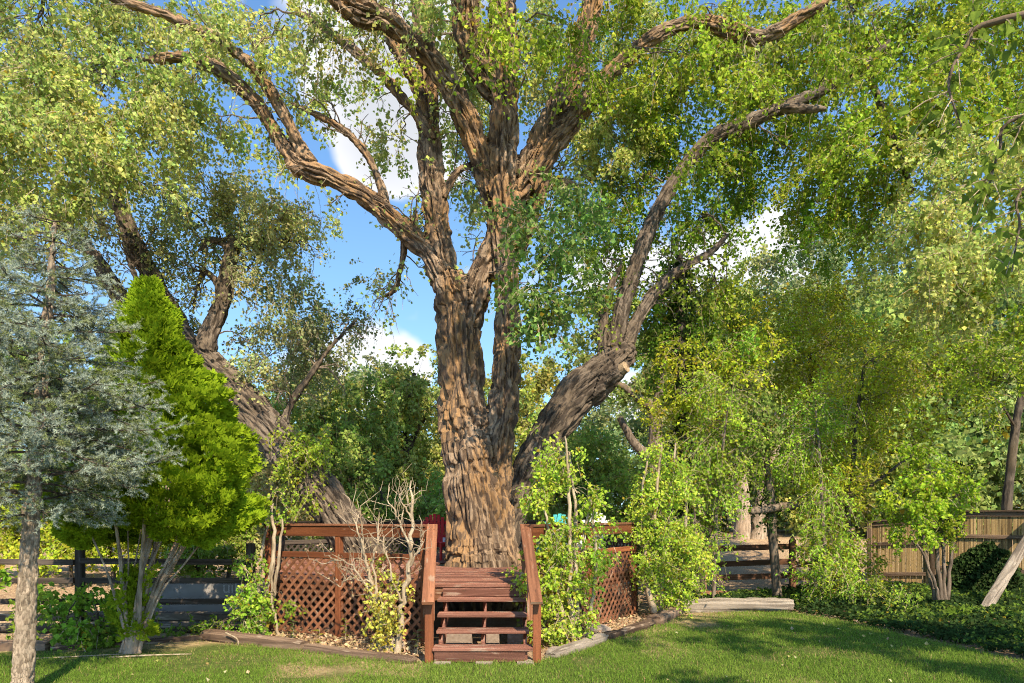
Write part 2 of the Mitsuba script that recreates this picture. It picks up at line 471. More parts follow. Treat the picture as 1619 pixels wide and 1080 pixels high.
def leaf_mesh(rng, pos, size, col, droop=0.5, up=0.35, aspect=0.95, fold=0.3, var=0.16, yellow=0.02, ycol=(0.30, 0.24, 0.03)):
    """one folded four-cornered leaf at each position, its colour varied leaf by leaf"""
    n = len(pos)
    d = unit(rand_dir(rng, n) + [0, 0, -droop])
    nr = unit(rand_dir(rng, n) + [0, 0, up])
    s = unit(np.cross(d, nr))
    nr = np.cross(s, d)
    z = (np.asarray(size) * rng.uniform(0.7, 1.25, n))[:, None]
    v = np.stack([pos, pos + d * z * 0.36 + s * z * 0.5 * aspect + nr * z * fold * 0.4, pos + d * z, pos + d * z * 0.36 - s * z * 0.5 * aspect + nr * z * fold * 0.4], 1)
    f = (np.arange(n) * 4)[:, None, None] + np.array([[0, 1, 2], [0, 2, 3]])
    c = np.asarray(col) * np.exp(rng.normal(0, var, (n, 1))) * np.exp(rng.normal(0, 0.07, (n, 3)))
    c = np.where(rng.random((n, 1)) < yellow, np.asarray(ycol) * rng.uniform(0.7, 1.3, (n, 1)), c)
    return v.reshape(-1, 3), f.reshape(-1, 3), np.repeat(np.clip(c, 0.004, 0.75), 4, 0)


def ball(rng, n, power=0.42):
    return rand_dir(rng, n) * rng.random((n, 1)) ** power


class Crown:
    """foliage of one tree: masses (ellipsoids) filled with clusters of leafy sprays, each reached by a branch from the nearest limb"""
    def __init__(self, seed, skel, size=0.075, col=(0.12, 0.15, 0.035), droop=0.55, twigs=0.9, lai=1.6, spray=(0.25, 0.55), cluster=0.27, **leaf):
        self.rng = np.random.default_rng(seed)
        self.skel = np.vstack(skel) if len(skel) else np.zeros((0, 4))
        self.size, self.col, self.droop, self.twigs, self.lai, self.spray, self.cluster, self.leaf = size, np.array(col), droop, twigs, lai, spray, cluster, leaf
        self.leaves, self.wood, self.twig = MB(), MB(), MB()

    def mass(self, c, a, b, d, dens=1.0, col=None, size=None, branch=True):
        """centre c; half sizes a (x), d (y), b (z)"""
        rng, size = self.rng, size or self.size
        n = int(1.6 * dens * self.lai * math.pi * a * b / (size * size * 0.23))
        ns = max(2, n // 15)
        nc = max(2, int(ns / 11))
        sub = c + ball(rng, nc) * [a, d, b]
        pick = rng.integers(0, nc, ns)
        o = sub[pick] + rng.normal(size=(ns, 3)) * self.cluster * 0.5
        di = unit(0.5 * unit(o - c) + 0.75 * rand_dir(rng, ns) + [0, 0, -self.droop])
        ln = rng.uniform(*self.spray, ns)
        per = rng.poisson(n / ns, ns)
        w = np.repeat(np.arange(ns), per)
        t = rng.random(len(w)) ** 0.8
        at = lambda q, tt: o[q] + di[q] * (tt * ln[q])[:, None] + [0, 0, -0.3] * (tt ** 2 * ln[q])[:, None]
        pos = at(w, t) + rng.normal(size=(len(w), 3)) * size * 0.55
        tone = np.exp(rng.normal(0, 0.2, (nc, 1))) * np.exp(rng.normal(0, 0.05, (nc, 3)))
        cc = 2.0 * (self.col if col is None else np.asarray(col)) * tone[pick][w]
        v, f, cl = leaf_mesh(rng, pos, np.full(len(pos), size), cc, droop=self.droop, **self.leaf)
        self.leaves.add(v, f, c=cl)
        q = np.flatnonzero(rng.random(ns) < self.twigs)
        if len(q):
            tt = np.array([0, 0.5, 1.0])
            pts = np.stack([at(q, np.full(len(q), x)) for x in tt], 1)
            self.twig.add(*tubes(pts, np.array([0.0045, 0.0035, 0.002]) * np.ones((len(q), 1)) * (0.8 + size * 6), 3))
        if branch and len(self.skel):
            s = self.skel[np.argmin(np.linalg.norm(self.skel[:, :3] - c, axis=1) - self.skel[:, 3])]
            dl_ = np.linalg.norm(c - s[:3])
            mid = (s[:3] + c) / 2 + [*rng.normal(0, 0.1 * dl_, 2), 0.14 * dl_]
            main = spline(np.vstack([s[:3], mid, c]), 5)
            r0 = min(0.5 * s[3], 0.014 + 0.006 * np.linalg.norm(c - s[:3]), 0.035)
            rr = np.linspace(r0, 0.5 * r0, len(main))
            main[1:-1] += rng.normal(0, 0.035, (len(main) - 2, 3))
            self.skel = np.vstack([self.skel, np.column_stack([main, rr])[3:]])
            self.wood.add(*tubes(main[None], rr[None], 6))
            m = min(nc, 40)
            e = sub[:m]
            j = rng.integers(len(main) // 3, len(main), m)
            st = main[j]
            md = (st + e) / 2 + rng.normal(0, 0.1, (m, 3)) + [0, 0, 0.08]
            pts = np.stack([st, 0.6 * md + 0.4 * st, 0.6 * md + 0.4 * e, e], 1)
            self.wood.add(*tubes(pts, np.array([0.5, 0.42, 0.33, 0.2]) * r0 * rng.uniform(0.5, 1.0, (m, 1)), 4))

    def px(self, rows, **k):
        """rows (px, py, half width px, half height px, Y, half depth m, density[, colour])"""
        for r in rows:
            Y = r[4]
            self.mass(P(r[0], r[1], Y), r[2] / F * Y, r[3] / F * Y, r[5], r[6], col=r[7] if len(r) > 7 else None, **k)

    def build(self, parent, wood_bsdf, leaf='leaf_skin', crown_label=None):
        if self.wood.n:
            put('branches', self.wood.shape(wood_bsdf), parent, kind='stuff')
        if self.twig.n:
            put('twigs', self.twig.shape('twig_pale'), parent, kind='stuff')
        put('crown', self.leaves.shape(leaf, color=True), parent, crown_label, kind='stuff')


def lumpy(p, n, amp, freq, seed):
    return p + n * ((meshkit.fbm(p * freq + seed, 3, seed) - 0.5) * 2 * amp)[:, None]


def beam(p0, p1, w, t, seed, amp=0.018, seg=None, taper=0.0, up=(0, 0, 1), pw=0.5):
    """a rough old timber: box with rounded, split and lumpy faces; uv along it"""
    p0, p1 = np.asarray(p0, float), np.asarray(p1, float)
    L = np.linalg.norm(p1 - p0)
    x = (p1 - p0) / L
    y = unit(np.cross(np.asarray(up, float), x)); z = np.cross(x, y)
    K = seg or max(6, int(L / 0.09))
    S = 20
    g = np.arange(S) * 2 * np.pi / S + 0.157
    sup = np.stack([np.sign(np.cos(g)) * np.abs(np.cos(g)) ** pw, np.sign(np.sin(g)) * np.abs(np.sin(g)) ** pw], 1)
    u = np.linspace(0, 1, K)
    off = np.array([seed * 20.0 + 3, seed * 0.7])
    V, U = [], []
    for q in u:
        e = 1 - 0.12 * (abs(q - 0.5) * 2) ** 14
        ring = sup * np.array([w / 2, t / 2]) * e * (1 - taper * q)
        o = ring[:, :1] * y + ring[:, 1:] * z
        c = p0 + x * q * L
        nn = unit(o)
        d = (meshkit.fbm(np.column_stack([np.full(S, q * L * 2.0), ring * 14]) + seed * 3.3, 3, seed) - 0.5) * 2 * amp
        crack = np.abs(meshkit.noise(np.column_stack([np.full(S, q * L * 0.9), ring * 30]) + seed, seed + 4) - 0.5)
        d -= amp * 0.9 * np.exp(-(crack / 0.07) ** 2)
        V.append(c + o + nn * d[:, None])
        U.append(np.column_stack([np.full(S, q * L), np.arange(S) / S * 2 * (w + t) * 0.8]) + off)
    V, U = np.vstack(V), np.vstack(U)
    f = [[k * S + s, k * S + (s + 1) % S, (k + 1) * S + (s + 1) % S, (k + 1) * S + s] for k in range(K - 1) for s in range(S)]
    mb = MB().add(V, f, U)
    for k, fl in ((0, 1), (K - 1, 0)):
        ring = V[k * S:(k + 1) * S]
        tri = np.array([[i, (i + 1) % S, S] for i in range(S)])
        mb.add(np.vstack([ring, ring.mean(0)]), tri[:, ::-1] if fl else tri, np.vstack([sup, [[0, 0]]]) * 0.1 + off)
    return mb


def prism(poly, z0, z1):
    return trimesh.creation.extrude_polygon(poly, z1 - z0, engine='earcut').apply_translation([0, 0, z0])


def prism_uv(poly, z0, z1, along=(1, 0)):
    m = prism(poly, z0, z1)
    v = m.vertices[m.faces].reshape(-1, 3)
    ax = np.array([*along, 0.0]); ay = np.array([-along[1], along[0], 0.0])
    off = np.array([_uv.integers(0, 400) * 20.0 + 8, _uv.random() * 9])
    uv = np.column_stack([v @ ax * 0.999, v @ ay + v[:, 2]])
    uv[:, 0] = uv[:, 0] - uv[:, 0].min()
    return mikit.ply((v, np.arange(len(v)).reshape(-1, 3)), None, uv=uv + off)


# ---------------------------------------------------------------- ground
LAWN = Polygon([(-14, -8), (-14, 8.9), (-6.2, 8.9), (-5.2, 9.26), (-4.45, 9.66), (-3.5, 9.22), (-2.7, 8.84), (-1.3, 8.12), (-0.95, 8.16), (0.3, 8.16), (0.55, 8.6), (1.35, 9.75), (2.35, 11.0),
                (3.0, 12.3), (3.7, 12.75), (4.9, 12.6), (5.45, 11.6), (5.8, 10.2), (6.0, 9.0), (6.25, 7.6), (6.4, 4), (6.4, -8)])


def ground_z(x, y):
    s = np.clip((y - 10.6) / 3.6, 0, 1)
    back = 0.58 * s * s * (3 - 2 * s) * np.clip((-3.5 - x) / 1.0, 0, 1)
    s2 = np.clip((y - 14.5) / 10, 0, 1)
    rise = 0.95 * s2 * s2 * (3 - 2 * s2)
    far = np.clip((y - 26) / 120, 0, 1) * 2.2
    return np.maximum(back, rise) + far


def grid_sheet(xs, ys, zf):
    X, Y = np.meshgrid(xs, ys, indexing='ij')
    v = np.column_stack([X.ravel(), Y.ravel(), zf(X, Y).ravel()])
    n, m = len(xs), len(ys)
    i, j = np.meshgrid(np.arange(n - 1), np.arange(m - 1), indexing='ij')
    a = (i * m + j).ravel()
    return v, np.stack([a, a + m, a + m + 1, a + 1], 1)


xs = np.concatenate([-np.geomspace(400, 12, 14), np.linspace(-11.5, 13, 150), np.geomspace(13.5, 400, 14)])
ys = np.concatenate([-np.geomspace(200, 6, 8), np.linspace(-5, 27, 190), np.geomspace(28, 700, 24)])
structure('ground', mikit.ply(grid_sheet(xs, ys, lambda x, y: ground_z(x, y) - 0.012 + 0.03 * (meshkit.fbm(np.stack([x * 1.3, y * 1.3, 0 * x], -1), 3, 4) - 0.5) * (y > 8.5)), 'soil', smooth=True))
lm = trimesh.creation.triangulate_polygon(LAWN, engine='earcut')
structure('lawn', mikit.ply((np.column_stack([lm[0], np.full(len(lm[0]), 0.012)]), lm[1]), 'turf'))


def in_poly(poly, p):
    import shapely
    return shapely.contains_xy(poly, p[:, 0], p[:, 1])


def grass_blades(seed, n):
    rng = np.random.default_rng(seed)
    p = np.column_stack([rng.uniform(-7.4, 6.6, n), 6.5 + 6.4 * rng.random(n) ** 1.25])
    p = p[in_poly(LAWN.buffer(0.03), p)]
    q = np.column_stack([p, np.zeros(len(p))])
    dry = meshkit.fbm(q * 0.9 + [2.2, 0, 0], 3, 21) + 0.30 * np.clip((-1.9 - p[:, 0]) / 2.7, 0, 1) * np.clip((p[:, 1] - 7.6) / 1.2, 0, 1)
    bare = np.clip((dry - 0.60) / 0.16, 0, 1)
    keep = rng.random(len(p)) > bare * 0.86
    p, dry, bare = p[keep], dry[keep], bare[keep]
    m = len(p)
    hgt = rng.uniform(0.03, 0.062, m) * (1 - 0.45 * bare) * (0.75 + 0.5 * meshkit.noise(np.column_stack([p * 3, np.zeros(m)]), 3))
    a = rng.uniform(0, 2 * np.pi, m)
    side = np.column_stack([np.cos(a), np.sin(a), np.zeros(m)])
    b = rng.uniform(0, 2 * np.pi, m)
    lean = np.column_stack([np.cos(b), np.sin(b), np.zeros(m)]) * (hgt * rng.uniform(0.15, 1.0, m))[:, None]
    base = np.column_stack([p, np.full(m, 0.008)])
    w = rng.uniform(0.0035, 0.0065, m)[:, None]
    mid = base + lean * 0.4 + np.column_stack([0 * a, 0 * a, hgt * 0.62])
    tip = base + lean + np.column_stack([0 * a, 0 * a, hgt])
    v = np.stack([base - side * w / 2, base + side * w / 2, mid + side * w * 0.42, tip, mid - side * w * 0.42], 1)
    f = (np.arange(m) * 5)[:, None, None] + np.array([[0, 1, 2], [0, 2, 4], [4, 2, 3]])
    patch = meshkit.fbm(np.column_stack([p * 0.8, np.zeros(m)]), 3, 9)[:, None]
    c = np.array([0.125, 0.235, 0.032]) * (1 - patch) + np.array([0.21, 0.315, 0.055]) * patch
    straw = rng.random((m, 1)) < 0.05 + 0.55 * bare[:, None]
    c = np.where(straw, [0.34, 0.27, 0.13], c) * np.exp(rng.normal(0, 0.2, (m, 1)))
    return v.reshape(-1, 3), f.reshape(-1, 3), np.repeat(np.clip(c, 0, 0.7), 5, 0)


k = put('grass', MB().add(*(lambda g: (g[0], g[1], None, g[2]))(grass_blades(3, 230000))).shape('grass_skin', color=True), kind='stuff')
labels[k] = {'label': 'short green mown grass covering the lawn', 'category': 'grass', 'kind': 'stuff'}

# ---------------------------------------------------------------- deck with its stair, railings and lattice
D_OUT = [(-1.16, 9.36), (0.24, 9.33), (2.2, 12.2), (2.9, 14.4), (2.0, 16.9), (-2.6, 17.2), (-4.9, 14.6), (-3.72, 10.45)]
DZ = 0.83
MAIN_Y = 13.3
TRUNK_C = P(762, 880, MAIN_Y)[:2]
deck = thing('deck', 'reddish brown stained wooden deck with lattice skirting built around the giant cottonwood trunk', 'deck')
poly = Polygon(D_OUT)
hole = Point(*TRUNK_C).buffer(0.93).union(Point(-3.75, 15.6).buffer(0.75)).union(Point(0.12, 14.3).buffer(0.6))
y = 9.3
while y < 17.2:
    b = poly.intersection(sbox(-9, y, 9, y + 0.138)).difference(hole)
    for g in getattr(b, 'geoms', [b]):
        if g.area > 0.004:
            put('deck_board', {**prism_uv(g, DZ - 0.034, DZ + 0.001 * ((int(y * 7) * 7) % 4)), 'bsdf': {'type': 'ref', 'id': 'wood_deck'}}, deck)
    y += 0.144
# rim under the boards
for i in range(len(D_OUT)):
    a, b = np.array(D_OUT[i]), np.array(D_OUT[(i + 1) % len(D_OUT)])
    c0 = poly.centroid.coords[0]
    inn = lambda p: p + unit(np.array(c0) - p) * 0.05
    a, b = inn(a), inn(b)
    put('rim_board', board([*a, DZ - 0.13], [*b, DZ - 0.13], 0.04, 0.18).shape('wood_stain', uv=True), deck)


def clip_slat(poly2, p, d, w):
    """a slat of width w through p along d clipped to the panel polygon (2-D)"""
    n = np.array([-d[1], d[0]])
    q = Polygon([p - d * 9 - n * w / 2, p + d * 9 - n * w / 2, p + d * 9 + n * w / 2, p - d * 9 + n * w / 2]).intersection(poly2)
    return q if q.area > 0.0006 and q.geom_type == 'Polygon' else None


def lattice(parent, a, b, z0, z1, bsdf, each, sp=0.150, w=0.042, nm='lattice_slat'):
    a, b = np.array(a, float), np.array(b, float)
    L = np.linalg.norm(b - a)
    x = (b - a) / L
    out = np.array([x[1], -x[0]])
    rect = sbox(0, z0, L, z1)
    lump = MB()
    for side in (0, 1):
        d = np.array([1, 1 if side else -1]) / math.sqrt(2)
        start = -(z1 - z0) if side else 0
        for s in np.arange(start, L + (z1 - z0), sp * math.sqrt(2) * 0.72):
            p = np.array([s, z0])
            g = clip_slat(rect, p, d, w)
            if g is None:
                continue
            m = prism(g, 0, 0.008)
            v3 = m.vertices
            off = 0.0085 * side
            W = np.column_stack([a[0] + x[0] * v3[:, 0] + out[0] * (v3[:, 2] + off), a[1] + x[1] * v3[:, 0] + out[1] * (v3[:, 2] + off), v3[:, 1]])
            f = m.faces[:, ::-1]
            vv = W[f].reshape(-1, 3)
            r3 = v3[f].reshape(-1, 3)
            uv = np.column_stack([r3[:, :2] @ d, r3[:, :2] @ np.array([-d[1], d[0]])]) + [_uv.integers(0, 400) * 20.0 + 9, _uv.random() * 9]
            if each:
                put(nm, mikit.ply((vv, np.arange(len(vv)).reshape(-1, 3)), bsdf, uv=uv), parent)
            else:
                lump.add(vv, np.arange(len(vv)).reshape(-1, 3), uv)
    if not each:
        put('lattice_panel', lump.shape(bsdf, uv=True), parent, kind='stuff')


def rail_side(a, b, bsdf_rail, posts, each, z_top=1.64, bsdf='wood_stain', zg=0.03):
    a, b = np.array(a, float), np.array(b, float)
    x = unit(b - a)
    out = np.array([x[1], -x[0]])
    put('top_rail', board([*(a + out * 0.035), z_top - 0.092], [*(b + out * 0.035), z_top - 0.092], 0.04, 0.15).shape(bsdf_rail, uv=True), deck)
    put('rail_cap', board([*a, z_top], [*b, z_top], 0.15, 0.034).shape(bsdf, uv=True), deck)
    lp = put('lattice', lump_frame(a + out * 0.03, b + out * 0.03, 1.2).shape(bsdf_rail, uv=True), deck)
    lattice(lp, a + out * 0.012, b + out * 0.012, zg, 1.2, bsdf, each)
    for t in posts:
        p = a + (b - a) * t
        put('rail_post', board([*p, 0.0], [*p, z_top - 0.019], 0.09, 0.09, up=(out[0], out[1], 0)).shape(bsdf_rail, uv=True), deck)


def lump_frame(a, b, z):
    return board([*a, z], [*b, z], 0.022, 0.085)


rail_side(D_OUT[7], D_OUT[0], 'wood_rail', (0.0, 0.47, 0.985), True)
rail_side(D_OUT[1], D_OUT[2], 'wood_rail', (0.015, 0.5, 0.99), True)
for i in (2, 3, 4, 5, 6):
    a, b = np.array(D_OUT[i]), np.array(D_OUT[i + 1])
    x = unit(b - a)
    put('top_rail', board([*a, 1.545], [*b, 1.545], 0.04, 0.15).shape('wood_black', uv=True), deck)
    put('rail_cap', board([*a, 1.64], [*b, 1.64], 0.15, 0.034).shape('wood_black', uv=True), deck)
    put('lower_rail', board([*a, 1.2], [*b, 1.2], 0.04, 0.09).shape('wood_black', uv=True), deck)
    lattice(deck, a, b, 0.86, 1.2, 'wood_black', False)
    put('rail_post', board([*a, 0.1], [*a, 1.62], 0.09, 0.09, up=(x[1], -x[0], 0)).shape('wood_black', uv=True), deck)

stair = thing('stair', 'worn reddish wooden steps with two sloping handrails leading up from the lawn to the deck', 'stairs')
XL, XR = -0.93, 0.235
for i, (yf, zt, xl, xr) in enumerate(((8.16, 0.189, -0.95, 0.25), (8.44, 0.351, -0.935, 0.21), (8.72, 0.512, -0.955, 0.20), (9.0, 0.675, -0.985, 0.185))):
    for kk, (o, wd) in enumerate(((0.0, 0.138), (0.144, 0.138))):
        put('tread', board([xl, yf + o + wd / 2, zt - 0.019 + 0.002 * kk], [xr, yf + o + wd / 2, zt - 0.019], wd, 0.038, c=0.006).shape('wood_deck', uv=True), stair)
put('riser', board([-0.93, 8.20, 0.085], [0.16, 8.20, 0.085], 0.036, 0.135).shape('wood_deck', uv=True), stair)
put('riser', board([-0.94, 9.30, 0.735], [0.2, 9.30, 0.735], 0.036, 0.11).shape('wood_deck', uv=True), stair)
for x0 in (-0.885, -0.36, 0.165):
    pts = [(8.225, 0.02), (8.225, 0.15)]
    for yf, zt in ((8.44, 0.15), (8.47, 0.312), (8.72, 0.312), (8.75, 0.473), (9.0, 0.473), (9.03, 0.635), (9.27, 0.635)):
        pts.append((yf, zt))
    pts += [(9.27, 0.40), (8.75, 0.02)]
    m = prism(Polygon(pts), -0.022, 0.022)
    v = m.vertices[m.faces].reshape(-1, 3)
    W = np.column_stack([x0 + v[:, 2], v[:, 0], v[:, 1]])
    put('stringer', mikit.ply((W, np.arange(len(W)).reshape(-1, 3)), 'wood_deck', uv=np.column_stack([v[:, 0] + 105, v[:, 1]])), stair)
for sx, (xb, xt) in ((-1, (-1.0, -1.10)), (1, (0.30, 0.18))):
    n = put('newel_post', board([xb, 8.25, 0.0], [xb, 8.25, 0.745], 0.1, 0.1, up=(0, 1, 0), c=0.006).shape('wood_rail', uv=True), stair)
    put('upper_post', board([xt, 9.33, 0.6], [xt, 9.33, 1.6], 0.09, 0.09, up=(0, 1, 0)).shape('wood_stain', uv=True), stair)
    put('hand_rail', board([xb - 0.01 * sx, 8.03, 0.745], [xt, 9.42, 1.645], 0.145, 0.04, c=0.007).shape('wood_stain', uv=True), stair)
    put('rail_support', board([xb, 8.2, 0.74], [xt, 9.36, 1.50], 0.04, 0.09).shape('wood_stain', uv=True), stair)
    put('side_baluster', board([(xb + xt) / 2, 8.86, 0.42], [(xb + xt) / 2, 8.86, 1.17], 0.09, 0.04, up=(0, 1, 0)).shape('wood_stain', uv=True), stair)
for i, (x0, lab) in enumerate(((-0.83, 'flat pinkish paver under the left end of the bottom step'), (-0.33, 'flat pinkish paver under the middle of the bottom step'), (0.16, 'flat pinkish paver under the right end of the bottom step'))):
    tagged('paver', board([x0 - 0.1, 8.2, 0.012], [x0 + 0.1, 8.2, 0.012], 0.2, 0.045, c=0.006).shape('paver_look', uv=True), lab, 'paver')
for i, (x0, w, lab) in enumerate(((-0.7, 0.34, 'pale concrete block under the steps at left'), (-0.27, 0.2, 'pale concrete block under the steps beside the middle stringer'), (0.05, 0.22, 'pale concrete block under the steps at right'))):
    tagged('concrete_block', board([x0 - w / 2, 9.1, 0.12], [x0 + w / 2, 9.1, 0.12], 0.2, 0.22, c=0.008).shape('paver_look', uv=True), lab, 'concrete block')

# plaque hung below the far right rail
pq = tagged('plaque', board([2.02, 12.22, 1.435], [2.16, 12.40, 1.435], 0.012, 0.22, c=0.002).shape('plaque_white', uv=True), 'small square white plaque with dark marks under the right end of the railing', 'plaque')
ink = MB()
xq = unit(np.array([0.14, 0.18])); nq = np.array([xq[1], -xq[0]])
for ring_r, cx_, cz_ in ((0.035, -0.045, 0.045), (0.035, 0.045, 0.045), (0.045, 0.0, -0.04)):
    g = np.arange(10) * 2 * np.pi / 10
    for i in range(10):
        a0, a1 = g[i], g[(i + 1) % 10]
        q = [(cx_ + r * math.cos(a), cz_ + r * math.sin(a)) for r, a in ((ring_r, a0), (ring_r, a1), (ring_r * 0.5, a1), (ring_r * 0.5, a0))]
        ink.add([[2.09 + xq[0] * u + nq[0] * 0.009, 12.31 + xq[1] * u + nq[1] * 0.009, 1.435 + w] for u, w in q], [[0, 1, 2, 3]])
put('marking', ink.shape('plaque_ink'), pq)


# ---------------------------------------------------------------- chairs on the deck
def adirondack(loc, rot, bsdf, label, group=None):
    t = thing('adirondack_chair', label, 'chair')
    M = T().translate(list(loc)).rotate([0, 0, 1], rot)
    def part(nm, mb):
        put(nm, mb.shape(bsdf, to_world=M), t)
    # fan back of seven slats, leaning; the chair faces -y
    for i in range(7):
        f = (i - 3) / 3
        x0, x1 = f * 0.2, f * 0.27
        top = 0.98 - 0.16 * f * f
        part('back_slat', board([x0, 0.22, 0.30], [x1, 0.22 + 0.36 * (top - 0.3) / 0.7, top], 0.072, 0.018, up=(0, 1, -0.4), c=0.004))
    for z, w in ((0.48, 0.5), (0.78, 0.56)):
        part('back_brace', board([-w / 2, 0.27 + 0.5 * (z - 0.3) , z], [w / 2, 0.27 + 0.5 * (z - 0.3), z], 0.06, 0.02, up=(0, 1, 0)))
    for i in range(6):
        yy = -0.30 + i * 0.095
        zz = 0.37 - 0.022 * i
        part('seat_slat', board([-0.26, yy, zz], [0.26, yy, zz], 0.082, 0.018))
    for s in (-1, 1):
        part('arm', board([s * 0.33, -0.36, 0.56], [s * 0.33, 0.36, 0.54], 0.13, 0.02))
        part('front_leg', board([s * 0.28, -0.31, 0.0], [s * 0.28, -0.31, 0.55], 0.1, 0.022, up=(1, 0, 0)))
        part('rear_leg', board([s * 0.255, -0.33, 0.33], [s * 0.255, 0.52, 0.04], 0.022, 0.11))
    return t


adirondack((*P(691, 0, 15.0)[:2], DZ), 12, 'red_paint', 'bright red slatted garden chair half hidden behind the left of the big trunk')
adirondack((*P(868, 0, 13.0)[:2], DZ), -25, 'teal_paint', 'turquoise slatted garden chair on the deck right of the big trunk')
adirondack((*P(926, 0, 13.6)[:2], DZ + 0.03), -30, 'white_paint', 'white slatted garden chair on the deck seen through the shrub right of the steps')
mug = MB()
g = np.arange(14) * 2 * np.pi / 14
prof = [(0.0, 0.0), (0.034, 0.0), (0.04, 0.01), (0.04, 0.095), (0.036, 0.095), (0.034, 0.012), (0.0, 0.012)]
tagged('mug', mikit.ply(trimesh.creation.revolve(np.array(prof), sections=20).apply_translation([P(703, 0, 14.4)[0], 14.4, DZ + 0.39]), 'mug_glaze', smooth=40), 'small pale blue cup standing beside the red chair', 'cup')
stool = thing('side_table', 'low red slatted table between the red chair and the trunk', 'table')
for i in range(4):
    put('slat', board([-1.52, 14.28 + i * 0.075, DZ + 0.375], [-1.3, 14.28 + i * 0.075, DZ + 0.375], 0.065, 0.02).shape('red_paint'), stool)
for sx in (-1.5, -1.32):
    for sy in (14.3, 14.49):
        put('leg', board([sx, sy, DZ], [sx, sy, DZ + 0.36], 0.035, 0.035, up=(0, 1, 0)).shape('red_paint'), stool)

# ---------------------------------------------------------------- the giant cottonwood
tree = thing('cottonwood_tree', 'giant cottonwood with deeply furrowed bark rising through the deck behind the steps', 'tree')
Y = MAIN_Y
mc = {
    'trunk': [(764, 935, 150), (762, 905, 138), (761, 880, 122), (757, 840, 114), (752, 790, 112), (747, 740, 108), (738, 690, 96), (731, 640, 84), (728, 590, 80), (725, 540, 80), (721, 490, 78), (714, 455, 70)],
    'trunk#r': [(800, 930, 70, -0.1), (796, 890, 62, -0.1), (788, 830, 60, -0.05), (782, 770, 60), (787, 715, 58), (794, 660, 54), (799, 600, 50), (802, 540, 47), (801, 480, 46), (800, 430, 46), (798, 390, 50), (797, 350, 56), (796, 310, 60), (796, 250, 56), (797, 190, 52), (796, 130, 52), (794, 70, 58), (792, 0, 50), (790, -90, 44)],
    'trunk#q': [(722, 935, 60, -0.1), (728, 890, 52, -0.1), (734, 830, 50, 0.1)],
    'limb#c': [(712, 455, 60), (700, 410, 52), (690, 350, 49), (684, 290, 48), (679, 230, 46), (676, 170, 44), (674, 110, 40), (670, 50, 38), (667, -10, 36), (664, -90, 34)],
    'limb#d': [(738, 505, 70), (750, 465, 56), (764, 425, 46), (779, 388, 44), (793, 350, 46)],
    'limb#b': [(706, 448, 58), (684, 408, 46), (650, 373, 42), (610, 338, 38), (572, 308, 36), (530, 286, 35), (492, 271, 40), (466, 258, 32), (446, 228, 25), (428, 198, 24), (408, 166, 26), (382, 140, 28), (350, 112, 25), (312, 96, 23), (270, 92, 20), (225, 96, 12)],
    'limb#b2': [(494, 266, 28), (478, 240, 24), (464, 212, 23), (446, 176, 22), (422, 136, 22), (388, 96, 21), (345, 64, 19), (300, 40, 18), (245, 18, 18), (190, 0, 17), (120, -30, 14)],
    'limb#b3': [(612, 338, 20), (607, 315, 17), (600, 288, 14), (586, 255, 13), (566, 226, 13), (538, 202, 13), (502, 182, 12), (462, 164, 8)],
    'limb#f': [(790, 340, 44), (776, 300, 46), (762, 255, 48), (746, 212, 47), (730, 172, 45), (712, 136, 43), (688, 104, 40), (660, 72, 38), (628, 44, 38), (600, 26, 42), (572, 22, 50), (545, 6, 40), (520, -20, 32), (490, -60, 26)],
    'limb#g': [(792, 150, 48), (772, 125, 52), (752, 95, 54), (740, 50, 54), (735, 0, 50), (730, -70, 44)],
    'limb#h': [(805, 330, 44), (826, 290, 56), (848, 250, 60), (866, 210, 56), (886, 165, 50), (906, 115, 46), (922, 60, 43), (936, 10, 40), (952, -60, 34)],
    'limb#i': [(835, 285, 50), (864, 240, 50), (892, 206, 42), (924, 168, 36), (958, 124, 32), (996, 88, 29), (1038, 56, 27), (1080, 38, 26), (1120, 36, 26), (1158, 50, 28), (1192, 60, 28), (1228, 48, 24), (1266, 26, 21), (1308, 2, 19), (1350, -25, 17), (1450, -52, 16, 0.3), (1560, -60, 14, 0.2), (1680, -40, 10, 0.0)],
    'limb#j': [(800, 440, 30, 0.25), (816, 390, 38, 0.35), (832, 345, 46, 0.4), (846, 305, 50, 0.3), (852, 270, 48, 0.15)],
    'limb#k': [(692, 322, 20), (708, 296, 13), (720, 276, 12), (738, 264, 10), (752, 268, 7)],
    'limb#l': [(680, 215, 26), (662, 184, 19), (636, 155, 18), (607, 120, 18), (575, 92, 17), (545, 68, 17), (510, 44, 16), (470, 20, 13)],
    'limb#m': [(676, 170, 28, 0.3), (655, 128, 23, 0.4), (632, 88, 22, 0.5), (608, 46, 20, 0.6), (585, 0, 18, 0.7)],
    'limb#n': [(652, 376, 16), (655, 352, 14), (657, 338, 10)],
    'limb#o': [(850, 290, 28, 0.4), (872, 292, 18, 0.5), (890, 288, 15, 0.6), (908, 292, 12, 0.7)],
    'limb#p': [(640, 372, 14, 0.2), (638, 400, 11, 0.3), (632, 430, 10, 0.35), (624, 458, 8, 0.4), (600, 472, 5, 0.4)],
}
depth = {'limb#b': -0.25, 'limb#b2': -1.2, 'limb#f': -1.6, 'limb#h': 0.4, 'limb#i': -0.5, 'limb#g': -0.8, 'limb#c': 0.5, 'limb#l': 0.6, 'trunk#r': -0.2}
main_chains = []
